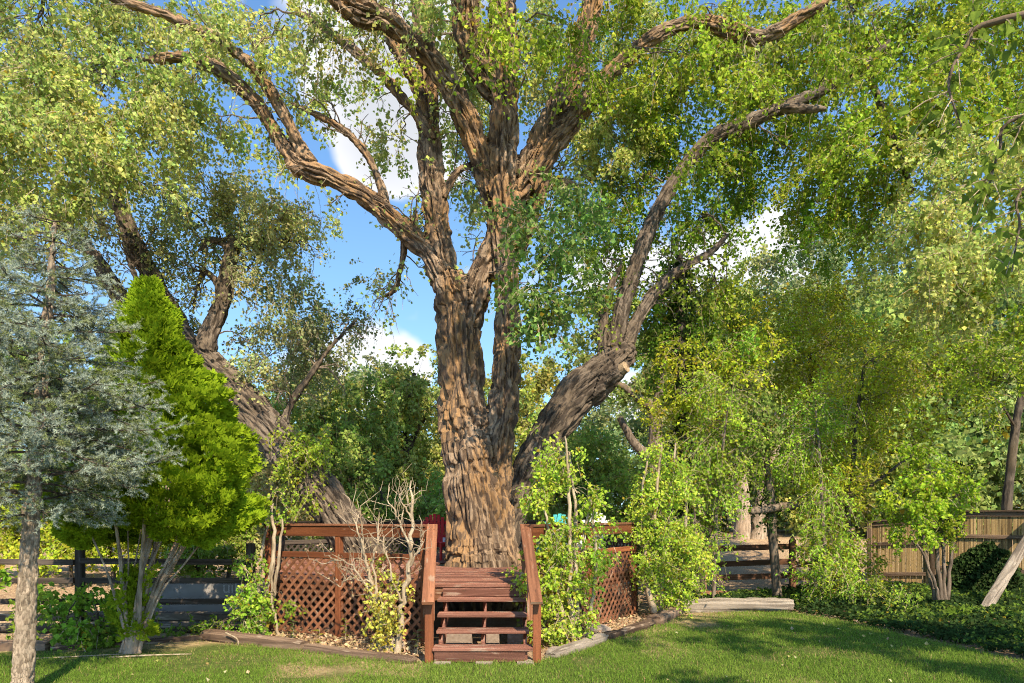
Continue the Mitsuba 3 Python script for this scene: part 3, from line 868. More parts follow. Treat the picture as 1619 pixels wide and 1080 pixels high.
for k_, rows in mc.items():
    dd = depth.get(k_, 0.0)
    n_ = len(rows)
    rr = []
    for j, r in enumerate(rows):
        base = r[3] if len(r) > 3 else 0.0
        rr.append((r[0], r[1], r[2], base + dd * (j / max(n_ - 1, 1)) ** 1.5 + (depth['limb#b'] * 0.3 if k_ == 'limb#b2' else 0)))
    rr = [(a_[0], a_[1], a_[2] * (0.86 if k_.startswith('trunk') else 0.80), a_[3]) for a_ in rr]
    main_chains.append(chain(rr, Y, 3))
tree_trunk(tree, main_chains, list(mc), 'bark_big', 0.020, 0.06, 0.085, 3)

skel = [c for c in main_chains]
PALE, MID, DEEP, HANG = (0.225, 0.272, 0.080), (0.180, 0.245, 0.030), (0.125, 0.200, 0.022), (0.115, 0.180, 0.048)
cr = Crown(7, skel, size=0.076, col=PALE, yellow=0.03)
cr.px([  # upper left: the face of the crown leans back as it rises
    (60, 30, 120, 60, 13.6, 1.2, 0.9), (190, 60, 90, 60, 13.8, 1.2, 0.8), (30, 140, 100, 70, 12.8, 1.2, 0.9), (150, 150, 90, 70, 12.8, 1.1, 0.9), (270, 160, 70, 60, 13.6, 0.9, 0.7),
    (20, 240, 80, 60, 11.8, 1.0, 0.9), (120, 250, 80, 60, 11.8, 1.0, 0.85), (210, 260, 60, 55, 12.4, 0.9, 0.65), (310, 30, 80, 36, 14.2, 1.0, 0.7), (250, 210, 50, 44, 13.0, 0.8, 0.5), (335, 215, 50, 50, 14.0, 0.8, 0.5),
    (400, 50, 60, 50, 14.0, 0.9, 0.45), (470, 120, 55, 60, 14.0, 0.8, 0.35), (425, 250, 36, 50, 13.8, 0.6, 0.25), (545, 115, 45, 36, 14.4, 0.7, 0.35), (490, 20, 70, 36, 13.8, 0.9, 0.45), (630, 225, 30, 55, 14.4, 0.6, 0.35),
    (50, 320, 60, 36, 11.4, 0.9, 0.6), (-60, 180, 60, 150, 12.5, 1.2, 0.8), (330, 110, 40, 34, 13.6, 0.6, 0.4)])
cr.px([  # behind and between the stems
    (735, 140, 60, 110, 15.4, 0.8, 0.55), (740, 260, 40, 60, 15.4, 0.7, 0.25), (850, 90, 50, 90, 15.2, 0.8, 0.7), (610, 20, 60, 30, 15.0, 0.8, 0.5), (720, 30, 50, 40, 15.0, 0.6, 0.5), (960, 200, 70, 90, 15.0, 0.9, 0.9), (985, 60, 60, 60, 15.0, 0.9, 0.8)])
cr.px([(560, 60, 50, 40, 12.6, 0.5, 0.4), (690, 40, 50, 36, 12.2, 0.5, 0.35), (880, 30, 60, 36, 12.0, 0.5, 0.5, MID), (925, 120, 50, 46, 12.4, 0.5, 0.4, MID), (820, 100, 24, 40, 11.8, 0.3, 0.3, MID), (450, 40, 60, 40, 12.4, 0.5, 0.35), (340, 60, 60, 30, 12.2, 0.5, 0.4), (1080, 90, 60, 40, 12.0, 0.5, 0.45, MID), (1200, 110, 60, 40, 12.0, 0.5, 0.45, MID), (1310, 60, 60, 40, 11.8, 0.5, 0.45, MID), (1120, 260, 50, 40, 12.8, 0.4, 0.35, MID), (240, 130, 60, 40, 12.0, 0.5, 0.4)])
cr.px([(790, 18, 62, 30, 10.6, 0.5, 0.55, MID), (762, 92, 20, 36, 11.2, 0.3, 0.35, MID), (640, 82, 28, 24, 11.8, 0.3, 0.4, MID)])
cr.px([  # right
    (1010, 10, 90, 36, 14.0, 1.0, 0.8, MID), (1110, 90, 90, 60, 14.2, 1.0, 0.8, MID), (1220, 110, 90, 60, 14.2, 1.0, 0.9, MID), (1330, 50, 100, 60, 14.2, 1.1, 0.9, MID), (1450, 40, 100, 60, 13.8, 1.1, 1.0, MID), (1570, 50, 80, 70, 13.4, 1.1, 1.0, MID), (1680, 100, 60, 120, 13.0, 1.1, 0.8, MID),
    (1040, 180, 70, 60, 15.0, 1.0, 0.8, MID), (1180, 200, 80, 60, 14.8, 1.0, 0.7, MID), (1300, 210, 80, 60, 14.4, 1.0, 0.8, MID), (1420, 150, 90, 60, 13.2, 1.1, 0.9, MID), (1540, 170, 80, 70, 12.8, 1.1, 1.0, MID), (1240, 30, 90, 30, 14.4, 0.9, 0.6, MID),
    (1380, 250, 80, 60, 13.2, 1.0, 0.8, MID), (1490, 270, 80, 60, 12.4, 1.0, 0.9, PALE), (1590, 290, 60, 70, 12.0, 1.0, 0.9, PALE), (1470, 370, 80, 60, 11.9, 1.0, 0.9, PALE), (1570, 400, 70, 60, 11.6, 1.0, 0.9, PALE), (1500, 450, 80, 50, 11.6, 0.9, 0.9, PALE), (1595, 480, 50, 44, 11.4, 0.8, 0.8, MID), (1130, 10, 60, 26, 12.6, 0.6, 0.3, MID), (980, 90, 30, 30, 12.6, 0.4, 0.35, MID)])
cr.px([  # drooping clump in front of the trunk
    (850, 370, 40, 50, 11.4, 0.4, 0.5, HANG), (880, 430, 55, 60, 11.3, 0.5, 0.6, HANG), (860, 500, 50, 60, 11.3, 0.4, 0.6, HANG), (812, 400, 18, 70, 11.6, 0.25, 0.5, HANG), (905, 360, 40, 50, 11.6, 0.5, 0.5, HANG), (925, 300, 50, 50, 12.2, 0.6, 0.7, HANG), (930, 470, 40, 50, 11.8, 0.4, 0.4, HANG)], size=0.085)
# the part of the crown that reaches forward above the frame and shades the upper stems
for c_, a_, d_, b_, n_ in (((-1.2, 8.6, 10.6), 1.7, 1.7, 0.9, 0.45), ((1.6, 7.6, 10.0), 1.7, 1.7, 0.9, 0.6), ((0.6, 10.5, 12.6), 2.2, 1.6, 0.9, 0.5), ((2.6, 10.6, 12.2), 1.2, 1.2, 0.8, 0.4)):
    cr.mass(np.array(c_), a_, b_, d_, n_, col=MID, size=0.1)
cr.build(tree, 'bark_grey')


def side_twigs(seed, chains_, n, bsdf, parent, ln=(0.25, 0.9), droop=0.1, leaf=None, leaf_col=None):
    rng = np.random.default_rng(seed)
    P_, R_, tips = [], [], []
    for _ in range(n):
        c = chains_[rng.integers(len(chains_))]
        i = rng.integers(len(c) // 4, len(c) - 1)
        t_ = unit(c[min(i + 1, len(c) - 1), :3] - c[i - 1, :3])
        d = rand_dir(rng, 1)[0]
        d = unit(d - t_ * (d @ t_) + 0.5 * t_)
        L = rng.uniform(*ln)
        def limb(p, d, L, r):
            pts = [p]
            for k in range(5):
                d = unit(d + rng.normal(0, 0.28, 3) + [0, 0, -droop])
                p = p + d * L / 5
                pts.append(p)
            P_.append(pts); R_.append(np.linspace(r, r * 0.35, 6))
            return pts, d
        r = min(0.35 * c[i, 3], 0.006 + 0.014 * L)
        pts, d1 = limb(c[i, :3] + d * c[i, 3] * 0.8, d, L, r)
        for k in range(rng.integers(1, 4)):
            j = rng.integers(2, 5)
            q, _d = limb(np.array(pts[j]), unit(d1 + 0.9 * rand_dir(rng, 1)[0]), L * rng.uniform(0.3, 0.7), r * 0.5)
            tips.append(q[-1])
    put('side_twigs', MB().add(*tubes(np.array(P_), np.array(R_), 5)).shape(bsdf), parent, kind='stuff')
    if leaf:
        tp = np.array(tips)
        tp = tp[rng.random(len(tp)) < 0.7]
        q = np.repeat(tp, 10, 0) + rng.normal(0, 0.11, (len(tp) * 10, 3))
        v, f, cl = leaf_mesh(rng, q, leaf, np.array(leaf_col) * 2.0, droop=0.7)
        put('sprigs', MB().add(v, f, c=cl).shape('leaf_skin', color=True), parent, kind='stuff')


def hanging_twigs(seed, starts, bsdf, parent, ln=(0.4, 1.4)):
    rng = np.random.default_rng(seed)
    pts = []
    for s in starts:
        p = np.array(s, float); out = [p]
        d = unit(rng.normal(size=3) * [1, 1, 0.3])
        L = rng.uniform(*ln)
        for i in range(6):
            d = unit(d + [0, 0, -0.45] + rng.normal(0, 0.22, 3))
            p = p + d * L / 6
            out.append(p)
        pts.append(out)
    pts = np.array(pts)
    rr = np.linspace(0.008, 0.003, 7) * rng.uniform(0.6, 1.2, (len(pts), 1))
    put('hanging_twigs', MB().add(*tubes(pts, rr, 4)).shape(bsdf), parent, kind='stuff')


side_twigs(5, [main_chains[i] for i, k_ in enumerate(mc) if k_.startswith('limb')], 230, 'bark_grey', tree, leaf=0.078, leaf_col=PALE)
rng0 = np.random.default_rng(19)
st = []
for nm, n_ in (('limb#i', 46), ('limb#b', 16), ('limb#b2', 12), ('limb#f', 12), ('limb#l', 10), ('limb#h', 14), ('limb#p', 10)):
    c_ = main_chains[list(mc).index(nm)]
    for i in rng0.integers(len(c_) // 3, len(c_), n_):
        st.append(c_[i, :3] + rng0.normal(0, 0.05, 3))
hanging_twigs(4, st, 'twig_pale', tree)

# ---------------------------------------------------------------- leaning cottonwood on the right, cut off at the top
lt = thing('leaning_cottonwood', 'sawn-off leaning cottonwood right of the giant trunk with stems sprouting from its top', 'tree')
Y = 14.3
lc = {
    'trunk': [(785, 905, 70, -0.3), (793, 860, 66, -0.2), (806, 810, 60), (824, 765, 58), (848, 718, 62), (880, 668, 68), (914, 624, 72), (946, 594, 72), (976, 568, 58), (990, 556, 40)],
    'limb#1': [(962, 580, 36), (972, 545, 30), (978, 515, 29), (988, 475, 29), (1003, 430, 29), (1022, 372, 28), (1047, 320, 26), (1076, 274, 25), (1104, 238, 25), (1140, 211, 27), (1188, 190, 25), (1238, 170, 24), (1290, 148, 21), (1330, 126, 19), (1370, 100, 15), (1405, 66, 10)],
    'limb#2': [(982, 562, 30), (1002, 518, 26), (1026, 476, 24), (1058, 440, 21), (1090, 418, 16), (1122, 400, 12), (1150, 372, 8)],
    'limb#3': [(956, 580, 24), (953, 545, 19), (953, 510, 17), (957, 478, 15), (968, 448, 12), (982, 420, 7)],
    'limb#4': [(1240, 172, 16, -0.2), (1270, 172, 15, -0.3), (1303, 172, 11, -0.4)],
    'limb#5': [(1366, 104, 14), (1386, 150, 13), (1406, 205, 12), (1426, 255, 11), (1443, 305, 8)],
    'stub': [(938, 622, 44, -0.1), (958, 604, 34, -0.3), (975, 590, 27, -0.5), (978, 588, 24, -0.53)],
}
lchains = []
for k_, rows in lc.items():
    lchains.append(chain([(r[0], r[1], r[2] * (0.84 if k_ != 'stub' else 0.85), (r[3] if len(r) > 3 else 0) + (-1.2 * (j / len(rows)) ** 1.4 if k_ == 'limb#1' else -1.1 if k_ in ('limb#4', 'limb#5') else 0)) for j, r in enumerate(rows)], Y, 3))
tree_trunk(lt, lchains, list(lc), 'bark_limb', 0.022, 0.05, 0.055, 23)
e_ = lchains[-1][-1]
dd_ = unit(lchains[-1][-1, :3] - lchains[-1][-4, :3])
put('cut_face', MB().add(*tubes(np.array([[e_[:3] + dd_ * 0.08, e_[:3] + dd_ * (e_[3] + 0.065)]]), np.array([[e_[3] * 0.9, e_[3] * 0.9]]), 18)).add(
    np.vstack([e_[:3] + dd_ * (e_[3] + 0.066), *[e_[:3] + dd_ * (e_[3] + 0.065) + e_[3] * 0.9 * (math.cos(a) * unit(np.cross(dd_, [0, 0, 1])) + math.sin(a) * np.cross(dd_, unit(np.cross(dd_, [0, 0, 1])))) for a in np.arange(18) * np.pi / 9]]),
    [[0, 1 + i, 1 + (i + 1) % 18] for i in range(18)]).shape('cut_wood'), lt, 'pale sawn end of the cut branch')
cr = Crown(31, lchains, size=0.074, col=DEEP, yellow=0.02)
cr.px([(1000, 300, 60, 70, 15.4, 0.8, 0.6), (955, 400, 50, 60, 15.6, 0.8, 0.55), (1100, 350, 70, 50, 15.4, 0.9, 0.6), (1170, 280, 80, 50, 15.2, 0.9, 0.65), (1060, 230, 50, 40, 15.2, 0.7, 0.5), (1290, 290, 80, 50, 14.4, 0.9, 0.7, MID),
       (1120, 480, 60, 50, 15.6, 0.8, 0.8, MID), (1050, 500, 40, 60, 15.6, 0.7, 0.7), (1270, 360, 70, 44, 14.4, 0.9, 0.35), (1380, 340, 60, 50, 13.8, 0.9, 0.7, MID)])
cr.build(lt, 'bark_grey')
side_twigs(6, [lchains[1], lchains[2], lchains[3]], 80, 'bark_grey', lt, leaf=0.075, leaf_col=MID)
hanging_twigs(9, [lchains[1][i, :3] for i in np.random.default_rng(4).integers(16, len(lchains[1]), 26)], 'twig_pale', lt)

# ---------------------------------------------------------------- leaning cottonwood on the left
ll = thing('leaning_cottonwood', 'thick leaning cottonwood trunk with dark bark crossing from the deck rail up to the left', 'tree')
Y = 15.6
c2 = {
    'trunk': [(600, 930, 84), (572, 880, 82), (548, 838, 80), (516, 792, 80), (480, 747, 77), (442, 702, 75), (402, 656, 74), (367, 616, 70), (341, 590, 62), (322, 570, 52)],
    'limb#1': [(330, 578, 44), (324, 552, 40), (336, 518, 35), (350, 482, 32), (358, 442, 29), (364, 408, 26), (370, 386, 20), (362, 372, 10)],
    'limb#2': [(326, 574, 46), (300, 545, 42), (276, 508, 40), (256, 472, 38), (237, 434, 36), (216, 392, 32), (196, 344, 29), (178, 302, 25), (166, 264, 20), (154, 232, 13), (140, 190, 8)],
    'limb#3': [(346, 600, 40, 0.2), (300, 575, 36, 0.3), (248, 535, 33, 0.4), (206, 492, 31, 0.4), (176, 448, 30, 0.4), (146, 404, 28, 0.4), (112, 368, 25, 0.4), (76, 342, 22, 0.4), (36, 320, 20, 0.4), (-10, 294, 18, 0.4), (-60, 270, 14, 0.4)],
    'limb#4': [(246, 470, 14, -0.2), (222, 452, 11, -0.3), (208, 420, 10, -0.3), (198, 388, 9, -0.3), (190, 350, 7, -0.3)],
    'limb#5': [(448, 680, 22), (454, 652, 13), (470, 622, 13), (488, 598, 11), (505, 572, 9), (530, 540, 7), (565, 505, 5)],
    'limb#6': [(352, 470, 18), (338, 440, 11), (322, 430, 9), (312, 455, 7), (306, 490, 5)],
    'limb#7': [(366, 400, 16), (350, 384, 12), (330, 380, 10), (318, 395, 7)],
    'limb#8': [(368, 392, 14), (385, 378, 10), (420, 380, 8), (470, 380, 6), (500, 376, 4)],
}
c2c = [chain([(q[0], q[1], q[2] * 0.82, *q[3:]) for q in r], Y, 3) for r in c2.values()]
tree_trunk(ll, c2c, list(c2), 'bark_limb', 0.026, 0.06, 0.06, 41)
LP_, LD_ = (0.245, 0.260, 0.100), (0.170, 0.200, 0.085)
side_twigs(8, c2c[1:], 150, 'bark_grey', ll, ln=(0.3, 1.1), leaf=0.072, leaf_col=LP_)
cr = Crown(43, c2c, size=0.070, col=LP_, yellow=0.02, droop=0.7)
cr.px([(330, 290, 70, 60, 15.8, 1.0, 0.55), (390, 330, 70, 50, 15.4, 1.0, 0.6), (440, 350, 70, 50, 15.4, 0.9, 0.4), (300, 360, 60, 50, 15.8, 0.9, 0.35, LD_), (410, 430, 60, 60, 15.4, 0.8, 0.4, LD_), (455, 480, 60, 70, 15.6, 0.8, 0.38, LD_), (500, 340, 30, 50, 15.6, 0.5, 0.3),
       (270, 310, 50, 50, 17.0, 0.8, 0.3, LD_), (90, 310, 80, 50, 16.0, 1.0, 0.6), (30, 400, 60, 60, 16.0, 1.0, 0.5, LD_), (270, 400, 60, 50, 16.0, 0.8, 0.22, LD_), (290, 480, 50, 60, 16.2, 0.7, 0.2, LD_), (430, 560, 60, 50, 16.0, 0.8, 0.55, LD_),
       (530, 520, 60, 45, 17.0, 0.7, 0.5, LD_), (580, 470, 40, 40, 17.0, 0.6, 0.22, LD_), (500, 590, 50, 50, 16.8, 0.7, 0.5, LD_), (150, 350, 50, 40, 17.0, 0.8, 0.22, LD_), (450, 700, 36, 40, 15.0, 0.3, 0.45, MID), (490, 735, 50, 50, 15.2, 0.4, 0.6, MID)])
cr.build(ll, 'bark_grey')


# ---------------------------------------------------------------- trees and bushes behind
def simple_tree(name, label, cat, trunk_rows, Y, masses, col, size, bark, seed, group=None, h=0.03, lai=1.4, **k):
    t = thing(name, label, cat, group)
    rng = np.random.default_rng(seed)
    ch = [chain(r, Y, 4) for r in trunk_rows]
    for c_ in ch:
        c_[1:-1, :3] += rng.normal(0, 0.15, (len(c_) - 2, 1)) * np.minimum(c_[1:-1, 3:], 0.12)
        r_ = c_[:, 3] * (1 + 0.06 * rng.normal(size=len(c_)))
        v_, f_ = tubes(c_[None, :, :3], r_[None], 14)
        put('trunk', mikit.ply((lumpy(v_, unit(v_ - np.repeat(c_[:, :3], 14, 0)), 0.12 * float(np.mean(r_)), 6.0, seed), f_), bark, smooth=True), t)
    cr_ = Crown(seed, ch, size=size, col=col, lai=lai, **k)
    cr_.px(masses)
    cr_.build(t, bark)
    return t


G = 'trees beyond the deck'
simple_tree('background_tree', 'pale green tree with a dark forked trunk behind the deck left of the giant trunk', 'tree', [[(622, 850, 20), (628, 770, 16), (640, 700, 12), (648, 640, 10), (655, 590, 6)], [(634, 735, 10), (665, 670, 8), (690, 640, 5)]], 22,
            [(650, 600, 55, 60, 22, 1.5, 0.9), (640, 690, 70, 70, 22, 1.6, 1.0), (600, 700, 60, 70, 22.5, 1.5, 0.9), (670, 760, 50, 70, 22, 1.5, 1.0), (690, 650, 40, 70, 23, 1.2, 0.8), (620, 800, 90, 40, 22, 1.2, 0.9)], (0.21, 0.25, 0.07), 0.12, 'bark_dark', 51)
simple_tree('background_tree', 'dark green bushy tree above the leaning trunk at the left rear of the deck', 'tree', [[(520, 850, 20), (525, 760, 16), (520, 690, 8)]], 20,
            [(500, 640, 60, 60, 20, 1.4, 0.9), (545, 680, 60, 60, 20, 1.4, 1.0), (490, 720, 60, 60, 20, 1.3, 1.0), (560, 760, 70, 60, 20, 1.4, 1.0), (600, 640, 40, 50, 21, 1.1, 0.7)], (0.16, 0.215, 0.055), 0.11, 'bark_dark', 52)
simple_tree('background_bush', 'pale olive bush beyond the left deck rail under the leaning trunk', 'bush', [[(420, 850, 8), (430, 800, 6), (425, 760, 4)]], 19,
            [(400, 760, 50, 60, 19, 1.0, 1.0), (450, 790, 50, 50, 19, 1.0, 1.0), (430, 840, 80, 40, 18.5, 0.9, 1.0), (385, 690, 35, 50, 19.5, 0.8, 0.7)], (0.20, 0.20, 0.085), 0.1, 'bark_dark', 53)
simple_tree('background_bush', 'low leafy bush behind the deck between the leaning trunk and the giant trunk', 'bush', [[(600, 860, 8), (605, 800, 6), (600, 770, 4)]], 18.8,
            [(560, 820, 70, 40, 18.8, 0.9, 1.1), (650, 810, 60, 50, 18.8, 0.9, 1.1), (690, 800, 40, 50, 19, 0.8, 1.0)], (0.13, 0.185, 0.042), 0.1, 'bark_dark', 54)
simple_tree('background_tree', 'yellowing tree seen between the giant trunk and the sawn-off leaning limb', 'tree', [[(838, 850, 10), (835, 740, 8), (832, 640, 5)]], 27,
            [(830, 620, 40, 60, 27, 1.6, 0.9), (835, 700, 40, 60, 27, 1.6, 1.0), (770, 640, 30, 80, 28, 1.5, 0.7), (850, 770, 50, 60, 27, 1.5, 1.0)], (0.21, 0.22, 0.055), 0.14, 'bark_dark', 55)
simple_tree('background_bush', 'dense rounded green bush behind the deck right of the sawn-off limb', 'bush', [[(935, 850, 10), (930, 770, 8), (935, 720, 5)]], 21,
            [(930, 730, 70, 55, 21, 1.4, 1.1), (890, 780, 60, 50, 21, 1.3, 1.0), (975, 780, 60, 55, 20.5, 1.3, 1.1), (930, 820, 90, 40, 20, 1.2, 1.1)], (0.16, 0.215, 0.045), 0.11, 'bark_dark', 56)
simple_tree('background_tree', 'distant cottonwood with bare twisting limbs against the sky right of the sawn-off limb', 'tree', [[(1032, 860, 26), (1034, 760, 24), (1036, 690, 21), (1034, 650, 18), (1010, 630, 14), (985, 612, 11), (965, 600, 8)], [(1034, 730, 20), (1012, 710, 16), (995, 690, 13), (980, 660, 9)], [(1036, 660, 16), (1045, 600, 12), (1050, 540, 8)]], 29,
            [(975, 640, 50, 26, 29, 1.4, 0.35), (1000, 600, 50, 30, 29, 1.4, 0.5), (1050, 560, 50, 50, 29, 1.6, 0.9), (930, 580, 60, 70, 29, 1.6, 0.45), (960, 520, 60, 60, 29, 1.6, 0.9), (880, 600, 40, 60, 30, 1.4, 0.3)], (0.15, 0.185, 0.055), 0.15, 'bark_grey', 57)
simple_tree('maple_tree', 'leafy box elder left of the ivy-wrapped trunk with layered bright foliage', 'tree', [[(1108, 960, 10), (1112, 900, 9), (1118, 850, 8), (1140, 790, 8), (1160, 740, 7), (1190, 690, 6), (1220, 660, 4)]], 14.8,
            [(1090, 560, 60, 60, 15, 0.8, 0.9), (1150, 620, 60, 50, 15, 0.9, 0.9), (1110, 670, 60, 50, 14.6, 0.8, 1.0), (1170, 720, 60, 40, 14.8, 0.8, 0.8), (1110, 760, 50, 50, 14.6, 0.7, 0.9), (1070, 640, 40, 50, 14.8, 0.7, 0.7), (1180, 540, 70, 50, 15.4, 0.9, 0.9)], (0.195, 0.24, 0.022), 0.085, 'bark_dark', 58, aspect=0.6, up=1.0, droop=0.2)
simple_tree('maple_tree', 'slender dark-stemmed maple with yellow-green leaves behind the ranch fence', 'tree', [[(1290, 900, 16), (1291, 820, 15), (1292, 740, 14), (1290, 680, 12), (1284, 620, 9), (1280, 560, 6)], [(1291, 720, 8), (1330, 690, 6), (1390, 660, 5), (1410, 600, 3)]], 16.5,
            [(1250, 560, 70, 55, 16.5, 1.0, 0.9), (1330, 540, 70, 55, 16.5, 1.0, 0.9), (1270, 640, 70, 50, 16.5, 1.0, 0.9), (1230, 720, 50, 45, 16.5, 0.8, 0.6), (1310, 720, 50, 50, 16.2, 0.8, 0.8), (1290, 480, 70, 50, 17, 1.0, 0.8)], (0.22, 0.255, 0.022), 0.085, 'bark_dark', 59, aspect=0.6, up=1.1, droop=0.15, yellow=0.08)
simple_tree('maple_tree', 'small maple with bright layered sprays hanging before the left end of the plank fence', 'tree', [[(1338, 960, 9), (1342, 880, 8), (1340, 800, 8), (1350, 720, 7), (1356, 650, 6), (1366, 580, 4)], [(1340, 790, 6), (1375, 770, 5), (1420, 735, 4), (1450, 715, 3)]], 14.2,
            [(1370, 630, 70, 45, 14.2, 0.8, 0.9), (1340, 700, 60, 40, 14.2, 0.8, 0.9), (1330, 780, 55, 45, 14.0, 0.7, 1.0), (1320, 850, 50, 45, 13.8, 0.6, 1.0), (1350, 910, 60, 36, 13.6, 0.6, 0.9), (1290, 790, 40, 24, 13.5, 0.3, 0.6), (1410, 570, 70, 40, 14.4, 0.8, 0.9), (1430, 680, 60, 36, 14.4, 0.7, 0.5)], (0.215, 0.255, 0.022), 0.08, 'bark_dark', 60, aspect=0.55, up=1.2, droop=0.1, yellow=0.06)
simple_tree('maple_tree', 'maple with a thin dark trunk standing behind the plank fence at the right edge', 'tree', [[(1588, 880, 16), (1592, 800, 14), (1600, 720, 13), (1608, 660, 12), (1622, 600, 10)]], 16.5,
            [(1560, 590, 70, 26, 13.2, 0.8, 0.9), (1590, 625, 60, 22, 13.0, 0.7, 0.9), (1520, 560, 60, 30, 13.6, 0.8, 0.8), (1610, 560, 50, 30, 13, 0.8, 0.9), (1460, 560, 60, 40, 15, 0.8, 0.6)], (0.165, 0.23, 0.025), 0.085, 'bark_dark', 61, aspect=0.6, up=1.6, droop=0.05)
simple_tree('pale_trunk_tree', 'left one of the two distant pale trunks beyond the ranch fence', 'tree', [[(1172, 862, 28), (1174, 820, 25), (1172, 770, 23), (1166, 700, 20), (1160, 640, 14)]], 24,
            [(1140, 600, 60, 50, 24, 1.5, 0.7), (1170, 660, 50, 40, 24, 1.3, 0.5)], (0.15, 0.17, 0.06), 0.14, 'bark_pale', 62)
simple_tree('pale_trunk_tree', 'right one of a pair of distant pale trunks on the bare slope', 'tree', [[(1196, 860, 26), (1202, 815, 24), (1212, 760, 22), (1226, 690, 20), (1236, 640, 14)]], 24.3,
            [(1230, 620, 60, 50, 24, 1.5, 0.7), (1260, 670, 50, 40, 24, 1.3, 0.5)], (0.15, 0.17, 0.06), 0.14, 'bark_pale', 63)
for i, (x0, w0, Yp, lab) in enumerate(((1480, 12, 27, 'slim orange-barked pine trunk above the middle of the plank fence, leftmost of its group'), (1512, 10, 30, 'grey-brown pine trunk above the plank fence, second from the left in its group'), (1534, 16, 29, 'thicker shaded pine trunk above the plank fence, rightmost of its group'))):
    simple_tree('pine_tree', lab, 'tree', [[(x0, 840, w0 + 3), (x0 - 1, 760, w0 + 1), (x0 - 2, 680, w0), (x0 - 3, 600, w0 - 2), (x0 - 4, 500, w0 - 4)]], Yp,
                [(x0 - 10, 520, 50, 45, Yp, 1.4, 0.7), (x0 + 10, 580, 40, 30, Yp, 1.2, 0.5), (x0 + 20, 770, 40, 40, Yp + 1, 1.2, 0.6)], (0.12, 0.15, 0.075), 0.16, 'bark_pine' if i == 0 else 'bark_pale', 70 + i, aspect=0.35)
simple_tree('sapling', 'tall thin bright green sapling between the right corner shrub and the ranch fence', 'tree', [[(1128, 965, 7), (1130, 880, 6), (1134, 800, 5), (1142, 720, 4), (1150, 650, 3)], [(1102, 965, 6), (1104, 900, 5), (1100, 840, 4), (1096, 770, 3)]], 13.4,
            [(1140, 690, 44, 40, 13.4, 0.5, 0.8), (1120, 760, 40, 40, 13.3, 0.45, 0.8), (1105, 830, 26, 40, 13.3, 0.3, 0.8), (1150, 620, 40, 36, 13.5, 0.5, 0.6), (1112, 900, 22, 40, 13.2, 0.25, 0.7), (1190, 720, 40, 30, 13.6, 0.4, 0.5)], (0.165, 0.25, 0.03), 0.066, 'bark_grey', 64, aspect=0.7, up=0.8)
simple_tree('sapling', 'bright leafy sapling in front of the ranch fence post right of the log', 'tree', [[(1300, 950, 7), (1304, 880, 6), (1300, 800, 5), (1296, 720, 4), (1290, 650, 3)]], 13.2,
            [(1290, 700, 50, 36, 13.2, 0.5, 0.75), (1300, 770, 46, 30, 13.2, 0.45, 0.7), (1310, 840, 40, 36, 13.1, 0.4, 0.8), (1280, 640, 46, 36, 13.4, 0.5, 0.7), (1316, 900, 36, 30, 13.0, 0.35, 0.8)], (0.175, 0.265, 0.03), 0.066, 'bark_grey', 65, aspect=0.6, up=1.0)
# far tree belt
far = [(60, 20, 300, 'cottonwood'), ]
frng = np.random.default_rng(77)
belt = [(-20, 34, 11), (70, 31, 9), (150, 33, 8), (240, 36, 8), (330, 33, 7), (420, 36, 8), (500, 38, 9), (590, 40, 9.5), (700, 42, 10), (780, 40, 8), (870, 44, 9), (950, 42, 8), (1040, 46, 12), (1120, 40, 14), (1200, 42, 16), (1290, 38, 16), (1370, 40, 17), (1440, 37, 15), (1520, 40, 16), (1600, 36, 15), (1680, 36, 15), (1330, 27, 8), (1410, 26, 9), (1560, 25, 8), (1640, 24, 9), (1460, 24, 5), (1260, 30, 7), (1100, 30, 7)]
tone = [(0.17, 0.21, 0.085), (0.145, 0.20, 0.06), (0.19, 0.22, 0.06), (0.13, 0.17, 0.075)]
desc = ['grey-green', 'mid green', 'yellowish green', 'dull blue-green']
where = {}
for i, (px, Yf, hh) in enumerate(belt):
    x0, y0 = P(px, 0, Yf)[:2]
    z0 = float(ground_z(np.array(x0), np.array(y0)))
    t = thing('far_tree', 'distant trees of the belt that closes the view', 'tree', 'trees of the distant belt')
    c_ = np.array([[x0 + 0.04 * k_ * frng.normal(), y0, z0 - 0.2 + hh * 0.75 * k_ / 5, 0.02 * hh * (1 - k_ / 6.5)] for k_ in range(6)])
    put('trunk', MB().add(*tubes(c_[None, :, :3], c_[None, :, 3], 8)).shape('bark_pale' if i % 3 else 'bark_dark', smooth=True), t)
    cr_ = Crown(200 + i, [c_], size=0.2, col=tone[i % 4], lai=1.2, twigs=0.0, spray=(0.5, 1.1), cluster=0.6)
    wd = hh * 0.24 + 0.9
    for k_ in range(6):
        zz = z0 + hh * (0.2 + 0.15 * k_)
        w_ = wd * (1.0, 1.15, 1.1, 0.95, 0.75, 0.45)[k_]
        cr_.mass(np.array([x0 + frng.normal(0, 0.5), y0 + frng.normal(0, 0.4), zz]), w_, hh * 0.11 + 0.3, w_ * 0.8, 0.8)
    cr_.build(t, 'bark_dark')

